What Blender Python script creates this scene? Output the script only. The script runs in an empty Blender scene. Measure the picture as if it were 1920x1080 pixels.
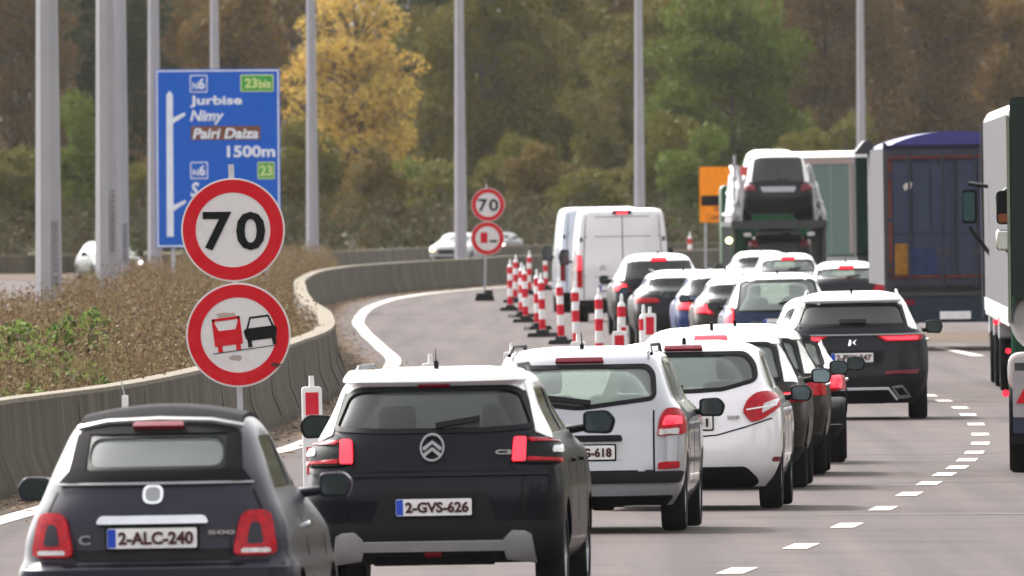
import bpy, bmesh, math, random
import numpy as np
from mathutils import Matrix, Vector
random.seed(7); np.random.seed(7)
R = math.radians
S = bpy.context.scene

# ------------------------------------------------------------------ camera, world, sun, exposure
F = 46000.0; CH = 2.75; ROLL = 0.007
cam = bpy.data.cameras.new('camera'); co = bpy.data.objects.new('camera', cam); S.collection.objects.link(co)
cam.sensor_width = 36.0; cam.lens = 36.0*F/1920; cam.clip_start = 5; cam.clip_end = 9000
co.matrix_world = Matrix.Translation((0, 0, CH)) @ Matrix.Rotation(math.pi/2-math.atan(166/F), 4, 'X') @ Matrix.Rotation(-ROLL, 4, 'Z')
cam.dof.use_dof = True; cam.dof.focus_distance = 222; cam.dof.aperture_fstop = 20
S.camera = co
HAZE = .000013
SUN_EL, SUN_AZ = R(42), R(-35)       # azimuth measured from +Y towards +X
w = bpy.data.worlds.new('World'); S.world = w; w.use_nodes = True
nt = w.node_tree; bg = nt.nodes['Background']; sky = nt.nodes.new('ShaderNodeTexSky')
sky.sky_type = 'NISHITA'; sky.sun_disc = False; sky.sun_elevation = SUN_EL; sky.sun_rotation = SUN_AZ
sky.dust_density = 4.0; sky.air_density = 1.3; sky.ozone_density = 0.6
hs = nt.nodes.new('ShaderNodeHueSaturation'); hs.inputs['Saturation'].default_value = 0.12
nt.links.new(sky.outputs[0], hs.inputs['Color']); nt.links.new(hs.outputs[0], bg.inputs[0]); bg.inputs[1].default_value = 0.15
sl = bpy.data.lights.new('sun', 'SUN'); sl.energy = 2.0; sl.angle = R(4); sl.color = (1, .95, .88)
so = bpy.data.objects.new('sun', sl); S.collection.objects.link(so)
sd = Vector((math.sin(SUN_AZ)*math.cos(SUN_EL), math.cos(SUN_AZ)*math.cos(SUN_EL), math.sin(SUN_EL)))
so.rotation_euler = sd.to_track_quat('Z', 'Y').to_euler()
S.view_settings.view_transform = 'Standard'; S.view_settings.look = 'None'
S.view_settings.exposure = 1.83; S.view_settings.gamma = 1
S.render.engine = 'CYCLES'
S.cycles.use_denoising = True; S.cycles.max_bounces = 6; S.cycles.transparent_max_bounces = 12
S.cycles.sample_clamp_indirect = 6

# ------------------------------------------------------------------ pixel to world (1920 x 1080 picture)
def uv(px, py):
    x, y = px-960, py-540
    return x*math.cos(ROLL)-y*math.sin(ROLL), x*math.sin(ROLL)+y*math.cos(ROLL)
def at(px, py, d):
    u, v = uv(px, py); return (u*d/F, d, CH-(v+166)*d/F)
def gnd(px, py):
    u, v = uv(px, py); d = CH*F/(v+166); return (u*d/F, d)
def gx(px, s):                      # ground position for a thing seen at column px with s pixels per metre
    d = F/s; py = 374+CH*s; u, v = uv(px, py); return (u*d/F, d)

# ------------------------------------------------------------------ materials
MATS = {}
def mat(name, col, rough=.5, metal=0, coat=0, emit=0, var=.12, scale=6, spec=.16, bump=0, col2=None, ecol=None):
    if name in MATS: return MATS[name]
    m = bpy.data.materials.new(name); m.use_nodes = True; t = m.node_tree; b = t.nodes['Principled BSDF']
    b.inputs['Roughness'].default_value = rough; b.inputs['Metallic'].default_value = metal
    b.inputs['Coat Weight'].default_value = coat; b.inputs['Coat Roughness'].default_value = .06
    b.inputs['Specular IOR Level'].default_value = spec
    tc = t.nodes.new('ShaderNodeTexCoord'); nz = t.nodes.new('ShaderNodeTexNoise'); nz.inputs['Scale'].default_value = scale
    nz.inputs['Detail'].default_value = 5; t.links.new(tc.outputs['Object'], nz.inputs['Vector'])
    rp = t.nodes.new('ShaderNodeValToRGB'); t.links.new(nz.outputs['Fac'], rp.inputs[0])
    c2 = col2 or tuple(c*(1-var) for c in col)
    rp.color_ramp.elements[0].position = .35; rp.color_ramp.elements[1].position = .65
    rp.color_ramp.elements[0].color = (*c2, 1); rp.color_ramp.elements[1].color = (*col, 1)
    t.links.new(rp.outputs[0], b.inputs['Base Color'])
    if bump:
        bp = t.nodes.new('ShaderNodeBump'); bp.inputs['Strength'].default_value = bump; bp.inputs['Distance'].default_value = .02
        t.links.new(nz.outputs['Fac'], bp.inputs['Height']); t.links.new(bp.outputs[0], b.inputs['Normal'])
    if emit:
        b.inputs['Emission Color'].default_value = (*(ecol or col), 1); b.inputs['Emission Strength'].default_value = emit
    MATS[name] = m; return m
def paint(name, col, var=.06, rough=.35): return mat(name, col, rough, 0, .14 if max(col) < .2 else .9, var=var, scale=3, spec=.10 if max(col) < .2 else .5)
def glassmat(name, tint, fac):
    m = bpy.data.materials.new(name); m.use_nodes = True; t = m.node_tree; t.nodes.clear()
    o = t.nodes.new('ShaderNodeOutputMaterial'); tr = t.nodes.new('ShaderNodeBsdfTransparent'); tr.inputs[0].default_value = (*tint, 1)
    gl = t.nodes.new('ShaderNodeBsdfGlossy'); gl.inputs['Roughness'].default_value = .06; gl.inputs[0].default_value = (.9, .9, .9, 1)
    d1 = t.nodes.new('ShaderNodeBsdfDiffuse'); d1.inputs[0].default_value = (.30, .31, .30, 1); d2 = t.nodes.new('ShaderNodeBsdfTranslucent'); d2.inputs[0].default_value = (.62, .68, .62, 1)
    df = t.nodes.new('ShaderNodeAddShader'); t.links.new(d1.outputs[0], df.inputs[0]); t.links.new(d2.outputs[0], df.inputs[1])
    fr = t.nodes.new('ShaderNodeFresnel'); fr.inputs[0].default_value = 1.5
    m0 = t.nodes.new('ShaderNodeMixShader'); m0.inputs[0].default_value = fac
    mx = t.nodes.new('ShaderNodeMixShader')
    t.links.new(tr.outputs[0], m0.inputs[1]); t.links.new(df.outputs[0], m0.inputs[2])
    t.links.new(fr.outputs[0], mx.inputs[0]); t.links.new(m0.outputs[0], mx.inputs[1]); t.links.new(gl.outputs[0], mx.inputs[2])
    t.links.new(mx.outputs[0], o.inputs[0]); return m
G_CLEAR = glassmat('tinted_glass', (.86, .92, .88), .26)
G_DARK = glassmat('privacy_glass', (.16, .165, .17), .045)
BLK = mat('black_plastic', (.006, .006, .007), .5, spec=.12); DARK = mat('dark_trim', (.011, .011, .012), .6, spec=.15)
GREYP = mat('grey_plastic', (.10, .10, .105), .55); SILV = mat('silver_trim', (.26, .26, .26), .4, .4)
CHROME = mat('chrome', (.85, .85, .86), .12, 1.0); RUB = mat('tyre_rubber', (.008, .008, .0085), .9, spec=.2)
RIM = mat('alloy_rim', (.30, .30, .31), .35, .8); INT = mat('car_interior', (.035, .036, .04), .8)
SEAT = mat('seat_fabric', (.03, .03, .034), .9); PLATE = mat('plate_white', (.72, .70, .68), .4)
PTXT = mat('plate_lettering', (.06, .018, .022), .5); PBLUE = mat('plate_blue', (.02, .06, .42), .4)
REDL = mat('red_lens', (.30, .004, .012), .25, coat=.08, var=.5, scale=30, emit=.03, ecol=(1, .01, .02), spec=.15)
REDON = mat('lit_red_lens', (.7, .02, .03), .2, coat=1, emit=.7, ecol=(1, .012, .03))
REDDK = mat('dark_red_lens', (.16, .008, .018), .25, coat=.3, var=.3, scale=30)
CLRL = mat('clear_lens', (.55, .52, .52), .15, coat=1, var=.3, scale=25)
AMBON = mat('lit_amber_lens', (.9, .5, .05), .2, emit=6, ecol=(1, .55, .08)); HEADL = mat('lit_headlamp', (.9, .85, .75), .2, emit=3, ecol=(1, .8, .75))
MGL = mat('mirror_glass', (.11, .145, .155), .1, 1.0)
WHITE = mat('white_paint_matt', (.74, .73, .72), .5); GALV = mat('galvanised_steel', (.40, .40, .42), .5, .35, var=.18, scale=2)
P_BLACK = paint('black_car_paint', (.003, .0035, .007)); P_GREY = paint('dark_grey_car_paint', (.012, .012, .016))
P_WHITE = paint('white_car_paint', (.66, .63, .645)); P_SILVER = mat('silver_car_paint', (.34, .34, .36), .3, .25, 1, var=.05, scale=3)
P_BROWN = paint('brown_car_paint', (.022, .017, .013)); P_BLUE = paint('blue_car_paint', (.02, .035, .12)); P_NAVY = paint('navy_car_paint', (.015, .025, .06))
P_ROOF_GLARE = paint('roof_glare_white', (.78, .77, .75)); P_ASPH = paint('slate_car_paint', (.024, .021, .031))  # pale roof colour stands in for bright sky reflected in roofs and pillars

# ------------------------------------------------------------------ mesh helpers
class MB:
    def __init__(s): s.v = []; s.f = []; s.m = []
    def add(s, vs, fs, mi=0):
        o = len(s.v); s.v += [tuple(v) for v in vs]; s.f += [tuple(i+o for i in f) for f in fs]; s.m += [mi]*len(fs); return s
    def box(s, x0, x1, y0, y1, z0, z1, mi=0):
        return s.add([(x0,y0,z0),(x1,y0,z0),(x1,y1,z0),(x0,y1,z0),(x0,y0,z1),(x1,y0,z1),(x1,y1,z1),(x0,y1,z1)],
            [(0,3,2,1),(4,5,6,7),(0,1,5,4),(1,2,6,5),(2,3,7,6),(3,0,4,7)], mi)
    def tube(s, p, q, r0, r1=None, n=8, mi=0):
        r1 = r0 if r1 is None else r1; p = Vector(p); q = Vector(q); d = (q-p).normalized()
        a = d.orthogonal().normalized(); b = d.cross(a)
        vs = [p+(a*math.cos(t)+b*math.sin(t))*r0 for t in [2*math.pi*i/n for i in range(n)]]+[q+(a*math.cos(t)+b*math.sin(t))*r1 for t in [2*math.pi*i/n for i in range(n)]]
        return s.add(vs, [(i, (i+1) % n, n+(i+1) % n, n+i) for i in range(n)]+[tuple(range(n-1, -1, -1)), tuple(range(n, 2*n))], mi)
    def lathe(s, prof, c=(0,0,0), axis='Z', n=24, mi=0):   # prof: (radius, height)
        vs = []
        for r, h in prof:
            for i in range(n):
                t = 2*math.pi*i/n; a, b = r*math.cos(t), r*math.sin(t)
                vs.append((c[0]+a, c[1]+b, c[2]+h) if axis == 'Z' else (c[0]+h, c[1]+a, c[2]+b) if axis == 'X' else (c[0]+a, c[1]+h, c[2]+b))
        k = len(prof); fs = [(j*n+i, j*n+(i+1) % n, (j+1)*n+(i+1) % n, (j+1)*n+i) for j in range(k-1) for i in range(n)]
        fs += [tuple(range(n-1, -1, -1)), tuple(range((k-1)*n, k*n))]
        return s.add(vs, fs, mi)
    def prism(s, pts, y0, y1, mi=0, axis='Y'):            # polygon in xz (axis Y) or yz (axis X)
        n = len(pts); f = (lambda p, h: (p[0], h, p[1])) if axis == 'Y' else (lambda p, h: (h, p[0], p[1]))
        return s.add([f(p, y0) for p in pts]+[f(p, y1) for p in pts],
            [tuple(range(n)), tuple(range(2*n-1, n-1, -1))]+[(i, n+i, n+(i+1) % n, (i+1) % n) for i in range(n)], mi)
    def build(s, name, mats, parent=None, smooth=True, ang=35, bev=0, **kw):
        me = bpy.data.meshes.new(name); me.from_pydata(s.v, [], s.f)
        for m in (mats if isinstance(mats, (list, tuple)) else [mats]): me.materials.append(m)
        me.polygons.foreach_set('material_index', s.m); fix(me)
        if smooth: me.polygons.foreach_set('use_smooth', [True]*len(me.polygons)); me.set_sharp_from_angle(angle=R(ang))
        o = link(name, me, parent)
        if bev:
            b = o.modifiers.new('bevel', 'BEVEL'); b.width = bev; b.segments = 2; b.limit_method = 'ANGLE'
        tag(o, **kw); return o
def fix(me):
    bm = bmesh.new(); bm.from_mesh(me); bmesh.ops.recalc_face_normals(bm, faces=bm.faces); bm.to_mesh(me); bm.free()
def link(name, data, parent=None):
    o = bpy.data.objects.new(name, data); S.collection.objects.link(o); o.parent = parent; return o
def tag(o, label=None, cat=None, group=None, kind=None):
    if label: o['label'] = label
    if cat: o['category'] = cat
    if group: o['group'] = group
    if kind: o['kind'] = kind
def thing(name, label, cat, loc, rz=0, group=None, ry=0):
    o = link(name, None); o.location = loc; o.rotation_euler = (0, ry, rz); tag(o, label, cat, group); o.empty_display_size = .3; return o
def np_obj(name, V, Fa, mats, mi=None, parent=None, smooth=False, **kw):
    me = bpy.data.meshes.new(name); n = Fa.shape[1]
    me.vertices.add(len(V)); me.vertices.foreach_set('co', V.astype(np.float32).ravel())
    me.loops.add(Fa.size); me.loops.foreach_set('vertex_index', Fa.astype(np.int32).ravel())
    me.polygons.add(len(Fa)); me.polygons.foreach_set('loop_start', np.arange(0, Fa.size, n, dtype=np.int32))
    me.polygons.foreach_set('loop_total', np.full(len(Fa), n, dtype=np.int32))
    for m in mats: me.materials.append(m)
    if mi is not None: me.polygons.foreach_set('material_index', mi.astype(np.int32))
    me.update(calc_edges=True); me.validate()
    o = link(name, me, parent); tag(o, **kw); return o
def text_part(parent, name, txt, x0, x1, z0, z1, y, m, bold=.0, shear=0, fit=True, rot=False, thick=.004, **kw):
    cu = bpy.data.curves.new(name, 'FONT'); cu.body = txt; cu.offset = bold; cu.shear = shear; cu.extrude = .01; cu.resolution_u = 3
    to = bpy.data.objects.new('t', cu); S.collection.objects.link(to)
    dg = bpy.context.evaluated_depsgraph_get(); me = bpy.data.meshes.new_from_object(to.evaluated_get(dg)); bpy.data.objects.remove(to)
    V = np.array([v.co for v in me.vertices]); lo, hi = V.min(0), V.max(0)
    if rot: V = np.stack([-V[:, 1], V[:, 0], V[:, 2]], 1); lo, hi = V.min(0), V.max(0)
    V = (V-lo)/(hi-lo+1e-9)
    for v, p in zip(me.vertices, V): v.co = (x0+p[0]*(x1-x0), y+thick-(p[2])*thick*2, z0+p[1]*(z1-z0))
    me.materials.clear(); me.materials.append(m); fix(me); o = link(name, me, parent); tag(o, **kw); return o
def pchip(xs, ys):
    xs = np.array(xs, float); ys = np.array(ys, float); h = np.diff(xs); d = np.diff(ys)/h; m = np.zeros(len(xs)); m[0] = d[0]; m[-1] = d[-1]
    for i in range(1, len(xs)-1):
        if d[i-1]*d[i] > 0:
            a, b = 2*h[i]+h[i-1], h[i]+2*h[i-1]; m[i] = (a+b)/(a/d[i-1]+b/d[i])
    def f(x):
        x = min(max(x, xs[0]), xs[-1]); i = int(min(max(np.searchsorted(xs, x)-1, 0), len(xs)-2)); t = (x-xs[i])/h[i]
        return (2*t**3-3*t*t+1)*ys[i]+(t**3-2*t*t+t)*h[i]*m[i]+(-2*t**3+3*t*t)*ys[i+1]+(t**3-t*t)*h[i]*m[i+1]
    return f
def roundpoly(P, r, k=4):
    if r <= 0: return P
    out = []; n = len(P)
    for i in range(n):
        a, b, c = Vector(P[i-1]), Vector(P[i]), Vector(P[(i+1) % n]); u, v = a-b, c-b
        e = min(r, u.length*.45, v.length*.45); p, q = b+u.normalized()*e, b+v.normalized()*e
        for j in range(k+1):
            t = j/k; out.append(tuple(p*(1-t)**2+b*2*t*(1-t)+q*t*t))
    return out

# ------------------------------------------------------------------ vehicles: a body lofted from plan rings, features laid on its surface
class Body:
    def __init__(s, keys, L, Rr=.5, nr=3.0, Rf=.6, nf=3.0):
        s.z0, s.z1 = keys[0][0], keys[-1][0]; zs = [k[0] for k in keys]
        s.W = pchip(zs, [k[1] for k in keys]); s.YR = pchip(zs, [k[2] for k in keys]); s.YF = pchip(zs, [k[3] for k in keys])
        s.L = L; s.Rr, s.nr, s.Rf, s.nf = Rr, nr, Rf, nf
    def rr(s, z): return min(s.Rr, (s.YF(z)-s.YR(z))*.4)
    def rf(s, z): return min(s.Rf, (s.YF(z)-s.YR(z))*.4)
    def rear(s, x, z):
        t = min(abs(x)/s.W(z), .9999); return s.YR(z)+s.rr(z)*(1-(1-t**s.nr)**(1/s.nr))
    def front(s, x, z):
        t = min(abs(x)/s.W(z), .9999); return s.YF(z)-s.rf(z)*(1-(1-t**s.nf)**(1/s.nf))
    def side(s, y, z):
        w = s.W(z); r, q = s.rr(z), s.rf(z)
        if y < s.YR(z)+r: c = max(0, 1-max(0, y-s.YR(z))/r); return w*(max(0, 1-c**s.nr))**(1/s.nr)
        if y > s.YF(z)-q: c = max(0, 1-max(0, s.YF(z)-y)/q); return w*(max(0, 1-c**s.nf))**(1/s.nf)
        return w
    def mesh(s, inset=0, zlo=None, zhi=None, nz=34, mi=0):
        zlo = s.z0 if zlo is None else zlo; zhi = s.z1 if zhi is None else zhi
        vs, fs = [], []; A = 15
        zz = [zlo+(zhi-zlo)*(1-(1-i/(nz-1))**1.35) for i in range(nz)]
        for z in zz:
            w = max(.05, s.W(z)-inset); yr, yf = s.YR(z)+inset, s.YF(z)-inset; r, q = s.rr(z), s.rf(z)
            for i in range(A):
                th = math.pi/2*(-1+2*i/(A-1)); sn, cs = math.sin(th), math.cos(th)
                vs.append((math.copysign(abs(sn)**(2/s.nr), sn)*w, yr+r*(1-abs(cs)**(2/s.nr)), z))
            for k in range(1, 4): vs.append((w, yr+r+(yf-q-yr-r)*k/4, z))
            for i in range(A):
                th = math.pi/2*(1-2*i/(A-1)); sn, cs = math.sin(th), math.cos(th)
                vs.append((math.copysign(abs(sn)**(2/s.nf), sn)*w, yf-q*(1-abs(cs)**(2/s.nf)), z))
            for k in range(3, 0, -1): vs.append((-w, yr+r+(yf-q-yr-r)*k/4, z))
        n = 2*A+6
        fs = [(j*n+i, j*n+(i+1) % n, (j+1)*n+(i+1) % n, (j+1)*n+i) for j in range(nz-1) for i in range(n)]
        fs += [tuple(range(n-1, -1, -1)), tuple(range((nz-1)*n, nz*n))]
        me = bpy.data.meshes.new('m'); me.from_pydata(vs, [], fs); bm = bmesh.new(); bm.from_mesh(me)
        bmesh.ops.remove_doubles(bm, verts=bm.verts, dist=1e-5); bmesh.ops.recalc_face_normals(bm, faces=bm.faces); bm.to_mesh(me); bm.free()
        me.materials.append(INT); me.materials.append(INT); me.polygons.foreach_set('material_index', [mi]*len(me.polygons)); return me
    def pt(s, mode, a, z, off):
        e = .004
        if mode == 'r':
            y = s.rear(a, z); a2 = min(abs(a)+0, s.W(z)*.9995)*(1 if a >= 0 else -1)
            dx = (s.rear(a2+e, z)-s.rear(a2-e, z))/(2*e); dz = (s.rear(a, min(z+e, s.z1))-s.rear(a, max(z-e, s.z0)))/(2*e)
            N = Vector((dx, -1, dz)).normalized(); return Vector((a, y, z))+N*off
        if mode == 'f':
            y = s.front(a, z); dx = (s.front(a+e, z)-s.front(a-e, z))/(2*e); dz = (s.front(a, z+e)-s.front(a, z-e))/(2*e)
            N = Vector((-dx, 1, -dz)).normalized(); return Vector((a, y, z))+N*off
        sg = 1 if mode == 's+' else -1
        x = s.side(a, z); dy = (s.side(a+e, z)-s.side(a-e, z))/(2*e); dz = (s.side(a, z+e)-s.side(a, z-e))/(2*e)
        N = Vector((1, -dy, -dz)).normalized(); p = Vector((x, a, z))+N*off; p.x *= sg; return p
    def patch(s, mode, poly, r=.03, off=.006, thick=.02, nz=14, nx=14, mb=None, mi=0):
        P = roundpoly(poly, r); zs = [p[1] for p in P]; lo, hi = min(zs)+1e-4, max(zs)-1e-4; mb = mb or MB()
        rows = []
        for j in range(nz):
            z = lo+(hi-lo)*(.5-.5*math.cos(math.pi*j/(nz-1))); xs = []
            for i in range(len(P)):
                a, b = P[i-1], P[i]
                if (a[1] <= z < b[1]) or (b[1] <= z < a[1]): xs.append(a[0]+(b[0]-a[0])*(z-a[1])/(b[1]-a[1]))
            xl, xr = min(xs), max(xs); row = []
            if mode in 'rf':
                w = s.W(z)*.9995; n = s.nr if mode == 'r' else s.nf
                tl, tr = [math.copysign(math.asin(min(1, abs(max(-w, min(w, q)))/w)**(n/2)), q) for q in (xl, xr)]
                for i in range(nx):
                    th = tl+(tr-tl)*i/(nx-1); sn = math.sin(th); row.append(math.copysign(abs(sn)**(2/n), sn)*w)
            else: row = [xl+(xr-xl)*i/(nx-1) for i in range(nx)]
            rows.append((z, row))
        top = [s.pt(mode, a, z, off) for z, row in rows for a in row]; bot = [s.pt(mode, a, z, off-thick) for z, row in rows for a in row]
        N = nz*nx; fs = []
        for j in range(nz-1):
            for i in range(nx-1):
                q = (j*nx+i, j*nx+i+1, (j+1)*nx+i+1, (j+1)*nx+i); fs += [q, tuple(N+k for k in reversed(q))]
        rim = [i for i in range(nx)]+[j*nx+nx-1 for j in range(1, nz)]+[(nz-1)*nx+i for i in range(nx-2, -1, -1)]+[j*nx for j in range(nz-2, 0, -1)]
        for i in range(len(rim)): a, b = rim[i], rim[(i+1) % len(rim)]; fs.append((b, a, N+a, N+b))
        mb.add(top+bot, fs, mi); return mb
    def strip(s, mode, pts, wd, off=.004, closed=False, mb=None, mi=0, sub=6, thick=.008):
        mb = mb or MB(); P = list(pts)+([pts[0]] if closed else []); Q = []
        for a, b in zip(P[:-1], P[1:]):
            k = max(1, min(sub, int(math.hypot(b[0]-a[0], b[1]-a[1])/.05)))
            for i in range(k): Q.append((a[0]+(b[0]-a[0])*i/k, a[1]+(b[1]-a[1])*i/k))
        Q.append(P[-1]); vs, fs = [], []
        for i, q in enumerate(Q):
            a = Q[i-1] if i else (Q[-2] if closed else q); b = Q[(i+1)] if i < len(Q)-1 else (Q[1] if closed else q)
            dx, dz = b[0]-a[0], b[1]-a[1]; l = math.hypot(dx, dz) or 1; nx, nz = -dz/l*wd/2, dx/l*wd/2
            for sg in (1, -1):
                A, Z = q[0]+nx*sg, q[1]+nz*sg
                if mode in 'rf': A = max(-s.W(Z)*.999, min(s.W(Z)*.999, A))
                vs += [s.pt(mode, A, Z, off), s.pt(mode, A, Z, off-thick)]
            if i: o = 4*(i-1); fs += [(o, o+4, o+6, o+2), (o+1, o+3, o+7, o+5), (o, o+1, o+5, o+4), (o+2, o+6, o+7, o+3)]
        mb.add(vs, fs, mi); return mb

def boolean(me, cutters, slots):
    o = bpy.data.objects.new('b', me); S.collection.objects.link(o); cs = []
    for c in cutters:
        k = bpy.data.objects.new('c', c); S.collection.objects.link(k); cs.append(k)
        m = o.modifiers.new('b', 'BOOLEAN'); m.operation = 'DIFFERENCE'; m.solver = 'EXACT'; m.object = k
    dg = bpy.context.evaluated_depsgraph_get(); out = bpy.data.meshes.new_from_object(o.evaluated_get(dg))
    for k in cs+[o]: bpy.data.objects.remove(k)
    out.materials.clear()
    for m in slots: out.materials.append(m)
    return out
def cutmesh(mb, mi=0):
    me = bpy.data.meshes.new('c'); me.from_pydata(mb.v, [], mb.f); fix(me)
    me.materials.append(INT); me.materials.append(INT); me.polygons.foreach_set('material_index', [mi]*len(me.polygons)); return me
WHEELS = {}
def wheel(parent, x, y, r, wd, m=None, name='wheel'):
    k = (round(r, 3), round(wd, 3))
    if k not in WHEELS:
        h = wd/2; t = MB().lathe([(r*.66, -h), (r*.93, -h), (r*.985, -h*.8), (r, -h*.5), (r, h*.5), (r*.985, h*.8), (r*.93, h), (r*.66, h), (r*.62, h*.6), (r*.62, -h*.6)], axis='X', n=32)
        g = MB().lathe([(r*.67, h*.1), (r*.67, h*.85), (r*.63, h*.9), (r*.60, h*.5), (r*.2, h*.35), (r*.15, h*.6), (.001, h*.6)], axis='X', n=30)
        for i in range(5):
            a = 2*math.pi*i/5; c, s_ = math.cos(a), math.sin(a); q = r*.1
            g.add([(h*.8, c*r*.15-s_*q, s_*r*.15+c*q), (h*.8, c*r*.15+s_*q, s_*r*.15-c*q), (h*.85, c*r*.62+s_*q*.7, s_*r*.62-c*q*.7), (h*.85, c*r*.62-s_*q*.7, s_*r*.62+c*q*.7)]+
                  [(h*.4, c*r*.15-s_*q, s_*r*.15+c*q), (h*.4, c*r*.15+s_*q, s_*r*.15-c*q), (h*.4, c*r*.62+s_*q*.7, s_*r*.62-c*q*.7), (h*.4, c*r*.62-s_*q*.7, s_*r*.62+c*q*.7)],
                  [(0,1,2,3),(7,6,5,4),(0,4,5,1),(1,5,6,2),(2,6,7,3),(3,7,4,0)])
        a = t.build('wheel', RUB); b = g.build('rim', RIM); WHEELS[k] = (a.data, b.data); bpy.data.objects.remove(a); bpy.data.objects.remove(b)
    a, b = WHEELS[k]; o = link(name, a, parent); o.location = (x, y, r); p = link('rim', b, o)
    if x < 0: o.rotation_euler = (0, 0, math.pi)
    return o
def rbox(mb, x0, x1, y0, y1, z0, z1, r, mi=0):    # box with rounded front outline
    P = roundpoly([(x0, z0), (x1, z0), (x1, z1), (x0, z1)], r, 4)
    return mb.prism(P, y0, y1, mi)
def generic_keys(W, H, L, b):
    return [(.20, .84*W, .05, L-.1), (.42, .97*W, 0, L), (.62, W, 0, L), (b-.12, .985*W, .06, L-.12), (b, .93*W, .12, L-.85), (H-.30, .78*W, .30, L-1.45),
            (H-.13, .70*W, .42, L-1.8), (H-.05, .60*W, .62, L-2.1), (H-.012, .47*W, .9, L-2.3), (H, .30*W, 1.2, L-2.5)]
class Car:
    def __init__(c, name, label, cat, px, s, head, keys, L, body_mat, hollow=True, tilt=.6, group='cars queuing in the open lane', loc=None,
                 Rr=.5, nr=3.0, win=None, glass=None, seats=True, zc=.0, belt=.95, wr=.31, ww=.2, tyre_x=None, shield=True, sidewin=None, roof_glare_mat=None, wheels=True, pos=None, wrad=.05):
        if pos is None: X, Y = gx(px, s); pos = (X, Y, zc)
        c.o = thing(name, label, cat, pos, -R(head), group, R(-tilt))
        c.B = B = Body(keys, L, Rr, nr); H = keys[-1][0]; W = max(k[1] for k in keys); c.W, c.H, c.L = W, H, L
        glass = glass or G_CLEAR; cuts = []
        yw = (.72, L-.78)
        for sg in (1, -1):
            for y in yw:
                q = MB().lathe([(wr+.045, 0), (wr+.045, .5)], c=((W-.30) if sg > 0 else -(W+.2), y, wr), axis='X', n=28); cuts.append(cutmesh(q, 1))
        wz0, wz1 = belt+.06, H-.15
        if sidewin is None:
            fy = lambda z: B.YF(z)-.28
            sidewin = [[(.62, wz0), (L*.46, wz0), (L*.46, wz1), (.86, wz1)], [(L*.49, wz0), (fy(wz0), wz0), (fy(wz1), wz1), (L*.49, wz1)]]
        ws = [(-W*.72, belt+.04), (W*.72, belt+.04), (W*.56, H-.14), (-W*.56, H-.14)]
        if hollow:
            cuts.append(B.mesh(.06, .42, H-.05, nz=20, mi=1))
            if win: cuts.append(cutmesh(MB().prism(roundpoly(win, wrad, 8), -1, B.YR(min(p[1] for p in win))+.75), 0))
            if shield: cuts.append(cutmesh(MB().prism(roundpoly(ws, .05), L*.52, L+1), 0))
            for q in sidewin: cuts.append(cutmesh(MB().prism(roundpoly(q, .05), -2, 2, axis='X'), 0))
        me = boolean(B.mesh(), cuts, [body_mat, INT])
        if roof_glare_mat:
            me.materials.append(roof_glare_mat)
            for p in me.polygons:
                if p.material_index == 0 and p.center.z > H-.16 : p.material_index = 2  # upper body faces take the painted sky glare
        me.polygons.foreach_set('use_smooth', [True]*len(me.polygons)); me.set_sharp_from_angle(angle=R(28))
        c.body = link('body', me, c.o)
        if win:
            c.win = B.patch('r', win, wrad, -.010 if hollow else .006, .006, 16, 18).build('rear_window', glass if hollow else G_DARK, c.o)
            B.strip('r', roundpoly(win, wrad), .035, .005, True).build('window_seal', BLK, c.o)
        if shield:
            B.patch('f', ws, .05, -.01 if hollow else .006, .006).build('windscreen', G_CLEAR if hollow else G_DARK, c.o)
        for q in sidewin:
            for md in ('s+', 's-'): B.patch(md, q, .05, -.008 if hollow else .006, .006, 8, 8).build('side_window', G_DARK if glass is G_DARK else G_CLEAR, c.o)
        if wheels:
            for sg in (1, -1):
                for y in yw: wheel(c.o, sg*((tyre_x or W-.02)-ww/2), y, wr, ww)
        if hollow and seats:
            for sx in (-.36, .36):
                m = MB(); rbox(m, sx-.25, sx+.25, L*.47, L*.47+.12, .45, 1.12, .08); m.build('seat', SEAT, c.o, bev=.03)
                m = MB(); rbox(m, sx-.13, sx+.13, L*.47, L*.47+.09, 1.13, 1.33, .06); m.build('headrest', SEAT, c.o, bev=.03)
            m = MB(); rbox(m, -.58, .58, 1.0, 1.14, .45, 1.02, .1)
            m.build('rear_seat', SEAT, c.o, bev=.03)
            MB().box(-W*.8, W*.8, L-1.5, L-1.1, .6, min(1.0, belt+.03)).build('dashboard', INT, c.o)
    def p(c, name, poly, m, r=.02, off=.008, thick=.03, both=False, mode='r', nz=10, nx=10, label=None, parent=None):
        out = []
        for sg in ((1, -1) if both else (1,)):
            q = [(a*sg, b) for a, b in poly]
            out.append(c.B.patch(mode, q, r, off, thick, nz, nx).build(name, m, parent or c.o, label=label))
        return out[0] if not both else out
    def seam(c, pts, wd=.010, both=False, mode='r', m=None, name='panel_gap', closed=False, off=.003):
        for sg in ((1, -1) if both else (1,)): c.B.strip(mode, [(a*sg, b) for a, b in pts], wd, off, closed).build(name, m or BLK, c.o)
    def plate(c, x, z, txt='', w=.52, h=.115, blue=True, tx=None, tilt=0):
        y = min(c.B.rear(x-w/2, z), c.B.rear(x, z), c.B.rear(x+w/2, z))-.025
        m = MB(); rbox(m, x-w/2, x+w/2, y, y+.06, z-h/2, z+h/2, .012); o = m.build('number_plate', PLATE, c.o)
        m = MB(); rbox(m, x-w/2-.012, x+w/2+.012, y+.004, y+.05, z-h/2-.012, z+h/2+.012, .012); m.build('plate_frame', BLK, c.o)
        if blue: MB().box(x-w/2+.002, x-w/2+.05, y-.002, y+.01, z-h/2+.004, z+h/2-.004).build('plate_band', PBLUE, o)
        if txt:
            a, b = tx or (x-w/2+.065, x+w/2-.02); text_part(o, 'plate_lettering', txt, a, b, z-h*.33, z+h*.33, y-.004, PTXT, bold=.035)
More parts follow.
